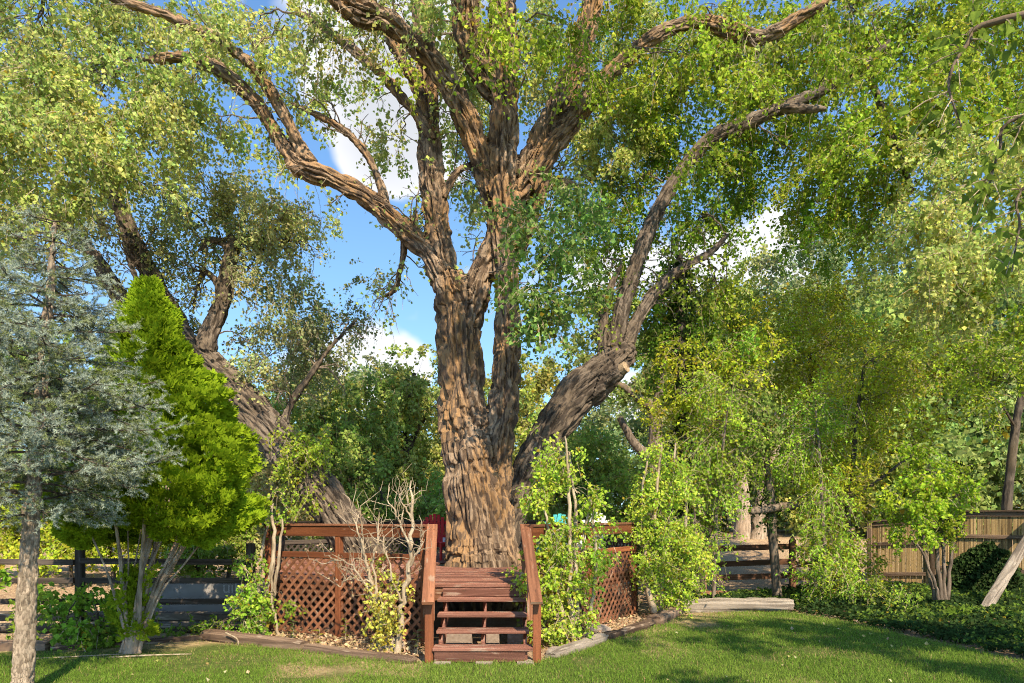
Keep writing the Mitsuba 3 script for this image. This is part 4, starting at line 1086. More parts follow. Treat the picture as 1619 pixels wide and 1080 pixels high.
# ---------------------------------------------------------------- ivy-wrapped trunk
iv = thing('ivy_clad_tree', 'tall dark trunk wrapped in ivy standing right of the sawn-off limb', 'tree')
ch = chain([(1082, 960, 22), (1083, 880, 20), (1080, 780, 19), (1078, 680, 18), (1077, 580, 17), (1076, 480, 14), (1074, 400, 9)], 14.9, 4)
put('trunk', MB().add(*tubes(ch[None, :, :3], ch[None, :, 3], 12)).shape('bark_dark', smooth=True), iv)
rng0 = np.random.default_rng(88)
n_ = 5200
i_ = rng0.integers(0, len(ch) - 1, n_)
a_ = rng0.uniform(0, 2 * np.pi, n_)
rad_ = ch[i_, 3] + np.abs(rng0.normal(0.03, 0.05, n_)) * (1 + 1.2 * meshkit.noise(np.column_stack([ch[i_, 2] * 1.4, 0 * a_, 0 * a_]), 2))
pos = ch[i_, :3] + np.column_stack([np.cos(a_) * rad_, np.sin(a_) * rad_, rng0.uniform(-0.1, 0.1, n_)])
v_, f_, c_ = leaf_mesh(rng0, pos, 0.065, (0.03, 0.06, 0.018), droop=1.0, yellow=0.0)
put('ivy', MB().add(v_, f_, c=c_).shape('leaf_skin', color=True), iv, kind='stuff')
cr = Crown(89, [ch], size=0.08, col=(0.10, 0.16, 0.025))
cr.px([(1100, 470, 60, 50, 15.2, 0.8, 0.7), (1050, 560, 40, 50, 15.2, 0.6, 0.5), (1130, 540, 50, 40, 15.2, 0.7, 0.6), (1030, 450, 40, 40, 15.6, 0.6, 0.5)])
cr.build(iv, 'bark_dark')
# log beam and its trunk
tk = thing('young_tree', 'young tree with an ivy-covered trunk in front of the ranch fence, carrying a log', 'tree')
ch = chain([(1229, 945, 15), (1225, 890, 14), (1221, 840, 14), (1219, 790, 13), (1214, 740, 11), (1206, 690, 8)], 14.0, 4)
put('trunk', MB().add(*tubes(ch[None, :, :3], ch[None, :, 3], 12)).shape('bark_grey', smooth=True), tk)
cr = Crown(91, [ch], size=0.07, col=(0.12, 0.17, 0.04), lai=1.2)
cr.px([(1218, 770, 14, 40, 14.0, 0.15, 0.9, (0.06, 0.09, 0.03)), (1210, 700, 40, 40, 14, 0.6, 0.6), (1190, 660, 50, 40, 14.2, 0.6, 0.6), (1222, 820, 10, 30, 14.0, 0.14, 0.5, (0.06, 0.09, 0.03))])
cr.build(tk, 'bark_grey')
ch = chain([(1186, 808, 12), (1210, 806, 12), (1240, 801, 13), (1272, 799, 13), (1298, 796, 12), (1314, 790, 9), (1330, 780, 6)], 13.8, 4)
v_, f_ = tubes(ch[None, :, :3], ch[None, :, 3], 14)
lg = tagged('log_beam', mikit.ply((lumpy(v_, unit(v_ - np.repeat(ch[:, :3], 14, 0)), 0.02, 9.0, 3), f_), 'bark_grey', smooth=True), 'weathered log lying level against the ivy-covered young trunk above the ranch fence', 'log')
cap = ch[0, :3] + np.array([-0.004, 0, 0])
put('cut_end', MB().add(np.vstack([cap, *[cap + ch[0, 3] * 0.98 * np.array([0, math.cos(a), math.sin(a)]) for a in np.arange(14) * np.pi / 7]]), [[0, 1 + i, 1 + (i + 1) % 14] for i in range(14)]).shape('cut_wood'), lg, 'pale sawn end')

# ---------------------------------------------------------------- ranch fence on the right
rf = thing('ranch_fence', 'brown post and rail fence beyond the lawn between the lush shrub and the young maple', 'fence')
for i, px in enumerate((1112, 1253, 1345)):
    p = P(px, 0, 15.2)
    put('post', board([p[0], p[1], -0.05], [p[0], p[1], 1.22], 0.12, 0.12, up=(0, 1, 0), c=0.012).shape('wood_ranch', uv=True), rf)
    top = np.array([[-.06, -.06, 0], [.06, -.06, 0], [.06, .06, 0], [-.06, .06, 0], [0, 0, .12]]) + [p[0], p[1], 1.22]
    put('post_cap', mikit.ply((top, np.array([[0, 1, 4], [1, 2, 4], [2, 3, 4], [3, 0, 4]])), 'wood_ranch', uv=top[:, :2]), rf)
for y0, y1 in ((868, 864), (893, 888), (914, 910), (939, 936)):
    for xa, xb in ((1112, 1250), (1256, 1345)):
        put('rail', board(P(xa, y0, 15.2), P(xb, y1, 15.2), 0.04, 0.125, c=0.006).shape('wood_ranch', uv=True), rf)

# ---------------------------------------------------------------- plank fence on the right
pf = thing('plank_fence', 'weathered yellowish plank privacy fence with rails and a cap board along the right side', 'fence')
A, B = np.array([9.0, 17.2]), np.array([14.8, 11.4])
L = np.linalg.norm(B - A)
x = (B - A) / L
out = np.array([x[1], -x[0]])
out = out if out[1] < 0 else -out
FA, FX, FO = A, x, out
prng = np.random.default_rng(15)
s = 0.0
def fence_z(q):
    yy = A[1] + x[1] * q
    return 0.02 + 0.05 * max(yy - 14, 0), (1.62 + 0.11 * q if q < 1.42 else 1.88)
while s < L:
    w = prng.uniform(0.115, 0.15)
    zb, zt = fence_z(s + w / 2)
    c_ = A + x * (s + w / 2)
    o_ = out * prng.uniform(-0.004, 0.004)
    put('plank', board([*(c_ + o_), zb + prng.uniform(-0.02, 0.02)], [*(c_ + o_ + x * prng.uniform(-0.006, 0.006)), zt - 0.02], w - prng.uniform(0.004, 0.012), 0.018, up=(out[0], out[1], 0), c=0.003).shape('wood_picket', uv=True), pf)
    s += w
for s0, s1 in ((0.0, 1.42), (1.44, L)):
    a, b = A + x * s0, A + x * s1
    za, zb = fence_z(s0 + 0.01), fence_z(s1 - 0.01)
    put('cap_board', board([*(a + out * 0.01), za[1] - 0.002], [*(b + out * 0.01), zb[1] - 0.002], 0.16, 0.04, c=0.006).shape('wood_tie', uv=True), pf)
    put('fascia', board([*(a + out * 0.03), za[1] - 0.075], [*(b + out * 0.03), zb[1] - 0.075], 0.025, 0.1, c=0.004).shape('wood_tie', uv=True), pf)
    for z in (0.42, 1.17):
        put('rail', board([*(a + out * 0.035), z + za[1] - 1.74], [*(b + out * 0.035), z + zb[1] - 1.80], 0.04, 0.09, c=0.005).shape('wood_tie', uv=True), pf)
for s0 in (0.03, 1.43, 3.9, 6.3):
    a = A + x * s0 + out * 0.06
    put('post', board([*a, 0], [*a, fence_z(s0 + 0.05)[1] - 0.03], 0.1, 0.1, up=(out[0], out[1], 0)).shape('wood_tie', uv=True), pf)
bm = beam([8.17, 11.9, 0.0], [11.5, 14.72, 1.9], 0.17, 0.17, 5, 0.01, seg=44)
tagged('timber_prop', bm.shape('wood_grey', smooth=True, uv=True), 'grey weathered square timber leaning diagonally against the plank fence', 'timber')

# ---------------------------------------------------------------- blue spruce at the left front
sp = thing('blue_spruce', 'blue spruce with a scaly pale trunk and silvery needles at the left front', 'tree')
ch = chain([(30, 1135, 36), (35, 1080, 31), (42, 960, 27), (47, 860, 24), (52, 780, 22), (60, 680, 19), (70, 560, 15), (80, 450, 10), (86, 350, 4)], 6.6, 18)
S_ = 44
v_, f_ = tubes(ch[None, :, :3], ch[None, :, 3], S_)
nn_ = unit(v_ - np.repeat(ch[:, :3], S_, 0))
ang_ = np.tile(np.arange(S_) / S_, len(ch))
arc_ = np.repeat(np.concatenate([[0], np.cumsum(np.linalg.norm(np.diff(ch[:, :3], axis=0), axis=1))]), S_)
flake = meshkit.noise(v_ * [34, 34, 24], 8) - 0.5
v_ = v_ + nn_ * ((meshkit.fbm(v_ * 7, 3, 6) - 0.5) * 0.03 + np.where(flake > 0, 0.006, -0.004) + 0.008 * flake)[:, None]
put('trunk', MB().add(v_, f_, np.column_stack([ang_, arc_])).shape('bark_spruce', smooth=True, uv=True), sp)
rng = np.random.default_rng(12)
wood_, so, sd, sl, sc = MB(), [], [], [], []
side0 = lambda h_: np.cross(h_, [0, 0, 1])
nb = 124
for i in range(nb):
    z = 1.78 + 2.85 * (i + rng.random()) / nb + rng.normal(0, 0.04)
    j = np.argmin(np.abs(ch[:, 2] - z))
    o = ch[j, :3]
    az = i * 2.399 + rng.normal(0, 0.3)
    hd = np.array([math.cos(az), math.sin(az), 0])
    Lb = np.interp(z, [1.7, 2.0, 2.45, 3.0, 3.6, 4.2, 4.7], [0.6, 0.95, 1.32, 1.02, 0.8, 0.52, 0.15]) * rng.uniform(0.6, 1.12)
    t = np.linspace(0, 1, 12)[:, None]
    br = o + hd * t * Lb + np.array([0, 0, 1.0]) * (rng.uniform(0.0, 0.4) * t - rng.uniform(0.35, 0.8) * t ** 2 + 0.34 * t ** 3) * Lb + side0(hd) * (rng.normal(0, 0.18) * t ** 2 * Lb)
    wood_.add(*tubes(br[None], np.linspace(0.016, 0.004, 12)[None] * (0.5 + 0.4 * Lb), 5))
    side = np.cross(hd, [0, 0, 1])
    m = int(Lb / 0.07)
    for q in range(m):
        tt = 0.26 + 0.74 * (q + rng.random()) / m
        k_ = min(int(tt * 11), 10)
        p = br[k_] + (br[k_ + 1] - br[k_]) * (tt * 11 - k_)
        s_ = 1 if q % 2 else -1
        d = unit(hd * 0.75 + side * s_ * rng.uniform(0.4, 1.0) + [0, 0, rng.uniform(-0.8, 0.7)])
        l_ = (0.42 * (1 - tt) + 0.13) * min(1, Lb / 0.8) * rng.uniform(0.7, 1.15)
        n2 = max(2, int(l_ / 0.042))
        for w in range(n2):
            u = (w + 1) / n2
            pp = p + d * l_ * u * 0.85
            for e in ((0,) if w == n2 - 1 else ((1, -1) if rng.random() < 0.55 else (rng.choice([-1, 1]),))):
                dd = unit(d + e * np.cross(d, [0, 0, 1]) * 0.8 + [0, 0, rng.uniform(-0.5, 0.6)])
                so.append(pp + rng.normal(0, 0.02, 3)); sd.append(dd); sl.append(rng.uniform(0.07, 0.125))
                outer = np.clip((tt * 0.8 + u * 0.2), 0, 1)
                sc.append(outer)
        wood_.add(*tubes(np.array([[p, p + d * l_ * 0.85]]), np.array([[0.005, 0.002]]), 3))
so, sd, sl, sc = np.array(so), np.array(sd), np.array(sl), np.array(sc)
NPS = 40
n = len(so)
t = rng.random((n, NPS)); az = rng.uniform(0, 2 * np.pi, (n, NPS))
a_ = unit(np.cross(sd, [0.31, 0.2, 0.93])); b_ = np.cross(sd, a_)
base = so[:, None] + sd[:, None] * (t * sl[:, None])[..., None]
nd = unit(sd[:, None] * 0.75 + np.cos(az)[..., None] * a_[:, None] + np.sin(az)[..., None] * b_[:, None] + np.array([0, 0, 0.18]))
ln_ = rng.uniform(0.022, 0.036, (n, NPS))[..., None]
sdv = unit(np.cross(nd, rand_dir(rng, n * NPS).reshape(n, NPS, 3)))
v_ = np.stack([base - sdv * 0.0023, base + sdv * 0.0023, base + nd * ln_], 2).reshape(-1, 3)
blue = rng.random((n, 1)) < (0.25 + 0.6 * sc[:, None])          # this year's waxy blue shoots and older olive ones
cc = np.where(blue, np.array([0.28, 0.345, 0.285]), np.array([0.17, 0.215, 0.085])) * np.exp(rng.normal(0, 0.16, (n, 1)))
put('crown', MB().add(v_, np.arange(len(v_)).reshape(-1, 3), c=np.repeat(np.clip(cc, 0, 0.7), NPS * 3, 0)).shape('needle_skin', color=True), sp, kind='stuff')
put('branches', wood_.shape('bark_dark'), sp, kind='stuff')

# ---------------------------------------------------------------- arborvitae
av = thing('arborvitae', 'bright yellow-green arborvitae with bare fanning stems below, between the spruce and the deck', 'tree')
rng = np.random.default_rng(33)
B0 = np.array([*P(208, 0, 8.8)[:2], 0.0])
AX = np.array([-4.83, 9.1])
zs_ = np.array([1.35, 1.6, 2.07, 2.9, 3.5, 4.1, 4.6, 4.9]); rs_ = np.array([0.95, 1.38, 1.52, 1.32, 0.88, 0.50, 0.22, 0.03])
stems = MB()
for i in range(22):
    az = rng.uniform(0, 2 * np.pi)
    r1 = rng.uniform(0.25, 0.95)
    top = np.array([AX[0] + math.cos(az) * r1 * 1.1, AX[1] + math.sin(az) * r1 * 0.9, rng.uniform(1.6, 2.6)])
    st_ = B0 + [rng.normal(0, 0.07), rng.normal(0, 0.05), 0.0]
    pts = spline(np.vstack([st_, st_ * 0.72 + top * 0.28 + [rng.normal(0, 0.03), 0, 0.22], (st_ + top) / 2 + [0, 0, 0.18], top]), 4)
    r0 = rng.uniform(0.012, 0.034)
    stems.add(*tubes(pts[None], np.linspace(r0 * 1.2, r0 * 0.5, len(pts))[None], 7))
c_ = np.array([[*(B0 + [0.02, 0, -0.05]), 0.11], [*(B0 + [0.02, 0, 0.12]), 0.085], [*(B0 + [0.03, 0.02, 0.4]), 0.06], [*(B0 + [0.06, 0.1, 0.95]), 0.045], [*(B0 + [0.1, 0.2, 1.8]), 0.03]])
c_ = spline(c_, 5)
v_, f_ = tubes(c_[None, :, :3], c_[None, :, 3], 16)
put('trunk', mikit.ply((lumpy(v_, unit(v_ - np.repeat(c_[:, :3], 16, 0)), 0.02, 12, 4), f_), 'bark_pale', smooth=True), av)
put('stem', stems.shape('bark_pale', smooth=True), av, kind='stuff')


def plumes(rng, o, d, n_f, size, col):
    """flat ferny sprays: each a fan of n_f narrow leaflets"""
    n = len(o)
    side = unit(np.cross(d, rand_dir(rng, n)))
    V, C = [], []
    sz = size * rng.uniform(0.7, 1.3, n)
    cc = col * np.exp(rng.normal(0, 0.15, (n, 1)))
    for k_ in range(n_f):
        a = (k_ - (n_f - 1) / 2) / (n_f - 1) * 2.1
        dk = unit(d * math.cos(a) + side * math.sin(a) + 0.15 * rand_dir(rng, n))
        st = o + d * (sz * 0.25 * (1 - abs(a) / 1.1))[:, None]
        w = np.cross(dk, unit(np.cross(d, side))) * (sz * 0.16)[:, None]
        L = (sz * rng.uniform(0.6, 1.0, n))[:, None]
        V.append(np.stack([st, st + dk * L * 0.55 + w, st + dk * L, st + dk * L * 0.55 - w], 1))
        C.append(cc)
    v = np.concatenate(V, 1).reshape(-1, 3)
    f = (np.arange(n * n_f) * 4)[:, None, None] + np.array([[0, 1, 2], [0, 2, 3]])
    return v, f.reshape(-1, 3), np.repeat(np.clip(cc, 0, 0.7), n_f * 4, 0)


n = 24000
z = 1.35 + 3.52 * rng.random(n) ** 1.3
az = rng.uniform(0, 2 * np.pi, n)
rr = np.interp(z, zs_, rs_)
lob = meshkit.fbm(np.column_stack([np.cos(az) * 2.7, np.sin(az) * 2.7, z * 3.2 - 0.6 * rr]) + 3, 3, 14)
lob = np.clip((lob - 0.30) * 2.2, 0.0, 1.0)
z = z + 0.55 * np.clip(meshkit.noise(np.column_stack([np.cos(az) * 3, np.sin(az) * 3, 0 * az]), 6) - 0.35, 0, 1) * np.clip((2.1 - z) / 0.7, 0, 1)
rr = rr * (0.50 + 0.58 * lob) * (1 - 0.16 * rng.random(n) ** 2)
o = np.column_stack([AX[0] + np.cos(az) * rr, AX[1] + np.sin(az) * rr * 0.9, z + 0.12 * (lob - 0.5)])
d = unit(np.column_stack([np.cos(az), np.sin(az), np.full(n, 0.75)]) + 0.45 * rand_dir(rng, n))
v_, f_, c1_ = plumes(rng, o, d, 5, 0.095, np.array([0.25, 0.375, 0.02]) * np.exp(0.35 * (meshkit.noise(o * 2.2, 4)[:, None] - 0.5)))
mb = MB().add(v_, f_, c=c1_)
n = 620      # regrowth round the foot
z = 0.2 + 0.9 * rng.random(n) ** 1.2; az = rng.uniform(0, 2 * np.pi, n); rr = 0.07 + 0.20 * np.sqrt(rng.random(n)) * (1.1 - 0.4 * z)
rr *= np.clip(2.6 * (meshkit.noise(np.column_stack([np.cos(az) * 2, np.sin(az) * 2, z * 4.5]), 3) - 0.28), 0.12, 1.5)
o = np.column_stack([B0[0] + np.cos(az) * rr * 1.2, B0[1] + np.sin(az) * rr, z])
v_, f_, c1_ = plumes(rng, o, unit(np.column_stack([np.cos(az), np.sin(az), np.full(n, 1.3)]) + 0.4 * rand_dir(rng, n)), 5, 0.08, np.array([0.25, 0.35, 0.02]))
mb.add(v_, f_, c=c1_)
put('crown', mb.shape('leaf_skin', color=True), av, kind='stuff')


# ---------------------------------------------------------------- shrubs
def shrub(name, label, cat, stems_, bark, leaf_masses, size, col, seed, lai=1.5, twig_n=3, thick=1.0, **k):
    t = thing(name, label, cat)
    rng = np.random.default_rng(seed)
    nodes = []
    for rows, Y in stems_:
        c_ = chain(rows, Y, 4)
        c_[1:-1, :3] += rng.normal(0, 0.012, (len(c_) - 2, 3))
        c_[:, 3] *= thick
        nodes.append(c_)
        put('stem', MB().add(*tubes(c_[None, :, :3], c_[None, :, 3], 7)).shape(bark, smooth=True), t)
    cr_ = Crown(seed, nodes, size=size, col=col, lai=lai, spray=(0.1, 0.28), cluster=0.16, **k)
    for q in leaf_masses:
        cr_.px([q])
    cr_.build(t, bark)
    return t, nodes


YG = (0.215, 0.300, 0.038)
shrub('shrub', 'leafy yellow-green shrub with tall pale stems right beside the steps', 'shrub',
      [([(908, 1018, 10), (904, 960, 8), (901, 880, 7), (902, 800, 6), (897, 730, 4), (893, 690, 3)], 9.45), ([(915, 1018, 9), (912, 960, 7), (910, 900, 6), (909, 830, 6), (905, 760, 4), (900, 715, 3)], 9.5),
       ([(920, 1018, 11), (932, 975, 8), (938, 930, 6), (944, 880, 5), (938, 820, 4), (930, 770, 3)], 9.6), ([(900, 1016, 9), (888, 960, 7), (880, 890, 5), (866, 830, 4), (852, 780, 3)], 9.5), ([(906, 1016, 8), (915, 930, 6), (925, 850, 5), (934, 790, 3)], 9.65)],
      'twig_pale', [(885, 720, 36, 34, 9.6, 0.3, 0.7), (862, 775, 36, 36, 9.5, 0.3, 0.6), (912, 780, 36, 40, 9.6, 0.3, 0.3), (872, 850, 42, 40, 9.45, 0.3, 0.9), (868, 915, 42, 40, 9.4, 0.3, 1.0), (880, 975, 44, 34, 9.4, 0.3, 1.05), (920, 870, 36, 50, 9.6, 0.25, 0.45), (915, 940, 34, 40, 9.5, 0.25, 0.6), (948, 850, 20, 30, 9.7, 0.2, 0.45), (855, 690, 20, 20, 9.8, 0.2, 0.4)], 0.05, YG, 301, yellow=0.06)
shrub('shrub', 'tall yellow-green shrub with bare upright stems at the right corner of the deck', 'shrub',
      [([(1046, 968, 12), (1040, 900, 8), (1036, 830, 6), (1040, 760, 5), (1046, 700, 3)], 12.0), ([(1040, 968, 10), (1026, 920, 8), (1018, 850, 5), (1016, 780, 4), (1024, 720, 3)], 12.0),
       ([(1050, 968, 10), (1056, 890, 7), (1058, 820, 5), (1064, 750, 4), (1068, 700, 3)], 12.1), ([(1052, 966, 9), (1070, 900, 6), (1082, 830, 5), (1086, 760, 3)], 12.2), ([(1034, 968, 12), (1024, 930, 10), (1012, 905, 5)], 11.8)],
      'twig_pale', [(1035, 740, 36, 40, 12.0, 0.35, 0.7), (1066, 780, 36, 44, 12.1, 0.35, 0.75), (1030, 820, 36, 44, 12.0, 0.35, 0.85), (1066, 860, 36, 44, 12.0, 0.35, 0.95), (1036, 890, 34, 40, 11.8, 0.3, 0.9), (1076, 930, 30, 30, 12.0, 0.3, 0.9), (1092, 880, 26, 50, 12.4, 0.3, 0.8), (1010, 860, 18, 40, 12.0, 0.2, 0.5)], 0.052, YG, 302, yellow=0.06)
shrub('shrub', 'thin grey-stemmed shrub with vine leaves at the left corner post of the deck', 'shrub',
      [([(417, 1010, 10), (420, 960, 8), (428, 900, 7), (434, 850, 6), (430, 800, 4)], 9.95), ([(412, 1008, 7), (408, 950, 6), (412, 890, 5), (424, 830, 4)], 9.95), ([(420, 1010, 8), (432, 940, 6), (442, 880, 5), (446, 820, 3)], 9.95), ([(440, 1010, 5), (436, 980, 4), (428, 940, 4), (434, 890, 3)], 9.9)],
      'twig_pale', [(405, 920, 22, 30, 9.9, 0.2, 0.7), (402, 960, 22, 28, 9.85, 0.2, 0.8), (412, 990, 18, 20, 9.8, 0.16, 0.8), (436, 940, 16, 26, 9.85, 0.15, 0.5), (425, 800, 24, 30, 10.1, 0.2, 0.35), (398, 885, 16, 20, 10.0, 0.2, 0.6)], 0.05, (0.15, 0.24, 0.03), 303, yellow=0.1)

# the half-bare shrub
bs, bn = shrub('bare_shrub', 'half-dead shrub with bare pale branches and a few yellow leaves left of the steps', 'shrub',
      [([(629, 1042, 20), (632, 1000, 17), (637, 950, 14), (646, 905, 13), (650, 860, 11), (652, 810, 8), (650, 760, 4)], 8.75), ([(618, 1040, 12), (606, 985, 10), (592, 930, 9), (580, 890, 8), (568, 850, 6), (556, 810, 3)], 8.85),
       ([(606, 985, 8), (585, 935, 6), (560, 900, 5), (535, 885, 4), (510, 892, 2)], 8.8), ([(600, 950, 8), (590, 895, 6), (598, 850, 5), (600, 810, 3)], 8.85), ([(592, 930, 7), (575, 880, 5), (572, 840, 4), (570, 800, 2)], 8.9),
       ([(650, 870, 8), (638, 840, 6), (625, 815, 5), (612, 790, 3)], 8.7), ([(646, 905, 8), (656, 880, 5), (664, 862, 4), (668, 840, 2)], 8.7), ([(637, 950, 7), (625, 930, 5), (612, 880, 4), (606, 850, 2)], 8.7), ([(650, 820, 6), (640, 800, 4), (630, 785, 2)], 8.75), ([(585, 920, 5), (562, 915, 4), (545, 918, 3), (537, 928, 2)], 8.8)],
      'twig_pale', [(612, 945, 14, 40, 8.75, 0.14, 0.85), (606, 990, 18, 24, 8.75, 0.16, 0.9), (606, 900, 16, 26, 8.8, 0.12, 0.4), (600, 1012, 16, 14, 8.75, 0.14, 0.7)], 0.045, (0.29, 0.31, 0.06), 304, yellow=0.2, thick=0.6)
rng = np.random.default_rng(61)
tw, dl = [], []
for c_ in bn:
    for i in rng.integers(len(c_) // 3, len(c_), 11):
        p = c_[i, :3]
        d = unit(rng.normal(size=3) * [1, 0.8, 0.4] + [0, 0, 0.9])
        L = rng.uniform(0.12, 0.5)
        tw.append(np.array([p, p + d * L * 0.4, p + unit(d + 0.3 * rand_dir(rng, 1)[0]) * L * 0.75, p + unit(d + [0, 0, 0.3]) * L]))
        if c_[i, 0] < -1.75 and rng.random() < 0.6:
            dl.append(tw[-1][rng.integers(1, 4)] + rng.normal(0, 0.03, (5, 3)))
put('twigs', MB().add(*tubes(np.array(tw), np.array([0.0055, 0.0045, 0.0035, 0.002]) * np.ones((len(tw), 1)), 4)).shape('twig_pale'), bs, kind='stuff')
v_, f_, c_ = leaf_mesh(rng, np.vstack(dl), 0.035, (0.5, 0.4, 0.26), fold=0.8, yellow=0)
put('dry_leaves', MB().add(v_, f_, c=c_).shape('leaf_skin', color=True), bs, kind='stuff')

shrub('shrub', 'bushy lilac with several grey stems in front of the plank fence', 'shrub',
      [([(1478, 948, 13), (1466, 890, 10), (1456, 830, 8), (1450, 780, 5)], 12.6), ([(1488, 948, 12), (1482, 880, 10), (1474, 820, 8), (1470, 760, 5)], 12.7), ([(1494, 948, 12), (1492, 890, 9), (1490, 820, 7), (1488, 760, 4)], 12.7),
       ([(1498, 948, 12), (1504, 890, 9), (1508, 830, 7), (1516, 770, 4)], 12.7), ([(1484, 948, 9), (1476, 920, 8), (1462, 880, 6), (1440, 850, 4)], 12.5)],
      'bark_grey', [(1470, 780, 44, 40, 12.6, 0.45, 0.95), (1430, 800, 40, 40, 12.7, 0.45, 0.9), (1510, 780, 36, 40, 12.6, 0.45, 0.9), (1470, 735, 50, 34, 12.8, 0.45, 0.8), (1450, 840, 40, 30, 12.4, 0.4, 0.6), (1500, 840, 26, 30, 12.6, 0.3, 0.45)], 0.06, (0.16, 0.235, 0.022), 305, thick=0.62, lai=1.1)
shrub('bush', 'sunlit yellow-green bush behind the rail fence left of the arborvitae', 'bush', [([(110, 960, 8), (112, 900, 6), (115, 850, 4)], 13.0), ([(180, 950, 7), (178, 890, 6), (172, 850, 3)], 13.0)], 'bark_dark',
      [(110, 855, 60, 34, 12.8, 0.6, 1.1), (170, 870, 50, 34, 12.8, 0.6, 1.0), (60, 870, 50, 40, 13.2, 0.6, 0.9), (230, 840, 60, 40, 13.4, 0.6, 1.0), (20, 820, 60, 70, 13.6, 0.7, 1.0), (110, 790, 60, 60, 14.0, 0.7, 1.0), (200, 780, 60, 60, 14.2, 0.7, 1.0)], 0.07, (0.20, 0.25, 0.025), 306)
shrub('bush', 'dark shaded bush behind the rail fence between the arborvitae and the deck', 'bush', [([(310, 950, 8), (312, 900, 6), (318, 850, 4)], 12.6), ([(360, 940, 7), (362, 890, 6), (358, 850, 3)], 12.8)], 'bark_dark',
      [(310, 860, 50, 34, 12.6, 0.5, 1.0), (360, 870, 40, 30, 12.6, 0.5, 0.9), (330, 900, 60, 18, 12.4, 0.4, 0.45), (270, 870, 50, 40, 12.8, 0.5, 0.9), (350, 810, 50, 40, 13.0, 0.6, 0.9), (300, 790, 60, 50, 13.4, 0.6, 0.9)], 0.07, (0.12, 0.18, 0.03), 307)
shrub('vine_plant', 'low patch of broad round-leaved vine between the spruce trunk and the arborvitae trunk', 'plant', [([(110, 1020, 4), (105, 980, 3), (120, 950, 2)], 9.1), ([(150, 1018, 4), (155, 985, 3), (150, 955, 2)], 9.2)], 'bark_dark',
      [(90, 985, 36, 26, 9.2, 0.3, 0.9), (140, 975, 40, 30, 9.3, 0.3, 0.9), (110, 1010, 40, 16, 9.0, 0.2, 0.9), (165, 1000, 24, 18, 9.2, 0.2, 0.7), (10, 990, 30, 40, 9.2, 0.3, 0.8), (150, 940, 40, 24, 9.6, 0.3, 0.6), (30, 930, 50, 30, 9.8, 0.3, 0.5), (90, 930, 40, 30, 9.9, 0.3, 0.5), (220, 960, 36, 30, 9.7, 0.2, 0.35)], 0.075, (0.12, 0.20, 0.025), 308, up=0.9)
shrub('low_plant', 'low green leafy plants at the foot of the rail fence beside the deck corner post', 'plant', [([(350, 1003, 3), (352, 990, 2), (356, 978, 2)], 10.0)], 'bark_dark',
      [(350, 992, 30, 8, 10.05, 0.12, 0.8), (378, 990, 16, 10, 10.0, 0.12, 0.7), (300, 996, 30, 8, 10.1, 0.15, 0.5)], 0.045, (0.09, 0.16, 0.02), 309)


# ---------------------------------------------------------------- rail fence, wall and timbers on the left
lf = thing('rail_fence', 'dark post and rail fence behind the arborvitae and the spruce', 'fence')
for z, dz in ((1.08, 0.02), (0.805, 0.0), (0.50, -0.02)):
    for xa, xb in ((-9.6, -6.55), (-6.45, -3.98)):
        put('rail', board([xa, 10.2, z + dz], [xb, 10.2, z], 0.04, 0.085, up=(0, 0, 1), c=0.006).shape('wood_black', uv=True), lf)
for x_ in (-9.6, -6.5, -3.93):
    put('post', board([x_, 10.27, -0.02], [x_, 10.27, 1.36], 0.11, 0.11, up=(0, 1, 0), c=0.01).shape('wood_black', uv=True), lf)
cw = thing('concrete_wall', 'low grey concrete wall with chalk-white scrawl behind the rail fence', 'wall')
put('wall', board([-6.1, 11.2, 0.36], [-3.85, 11.2, 0.36], 0.16, 0.78, c=0.012).shape('concrete_look', uv=True), cw)
tm = meshkit.text_mesh('uik', 0.17, 0.003)
vv = tm.vertices
put('lettering', mikit.ply((np.column_stack([-4.72 + vv[:, 0], 11.118 - vv[:, 2], 0.52 + vv[:, 1]]), tm.faces), 'chalk'), cw, 'white chalky scrawl')


def timber(p0, p1, w, h, seed, label, bsdf='wood_tie', amp=0.016, pw=0.5):
    p0, p1 = np.array(p0, float), np.array(p1, float)
    return tagged('timber', beam(p0 + [0, 0, h / 2], p1 + [0, 0, h / 2], w, h, seed, amp, pw=pw).shape(bsdf, smooth=True, uv=True), label, 'timber')


timber((-8.6, 10.62, 0.14), (-4.0, 10.62, 0.13), 0.22, 0.15, 11, 'grey timber lying behind the rail fence, upper one of two', 'wood_grey')
timber((-8.4, 10.42, 0.0), (-4.05, 10.42, 0.0), 0.14, 0.12, 12, 'grey timber lying behind the rail fence, lower one of two', 'wood_grey')
timber((-10.0, 8.98, -0.03), (-6.1, 8.98, -0.03), 0.16, 0.17, 13, 'brown edging timber behind the spruce trunk at the far left')
timber((-6.05, 8.96, -0.05), (-5.15, 9.36, -0.05), 0.13, 0.12, 14, 'thin pale edging timber left of the arborvitae trunk')
timber((-5.05, 9.40, -0.05), (-4.42, 9.74, -0.05), 0.13, 0.13, 15, 'short edging timber right of the arborvitae trunk')
timber((-4.42, 9.84, -0.03), (-2.72, 8.95, -0.03), 0.20, 0.17, 16, 'long brown edging timber in front of the left lattice')
timber((-2.68, 8.92, -0.04), (-1.18, 8.20, -0.06), 0.18, 0.14, 17, 'half-buried brown edging timber next to the steps in front of the bare shrub')
timber((0.48, 8.50, -0.05), (1.30, 9.66, -0.03), 0.20, 0.15, 18, 'pale weathered edging timber just right of the steps', 'wood_grey', 0.03, 0.7)
timber((1.32, 9.66, -0.04), (2.22, 10.86, -0.02), 0.20, 0.16, 19, 'brown edging timber curving along the lawn below the right lattice', 'wood_tie', 0.03, 0.7)
timber((2.28, 10.95, -0.04), (2.92, 12.1, -0.02), 0.26, 0.2, 20, 'rough dark stump-like timber at the bend of the right lawn edge', 'wood_tie', 0.04)
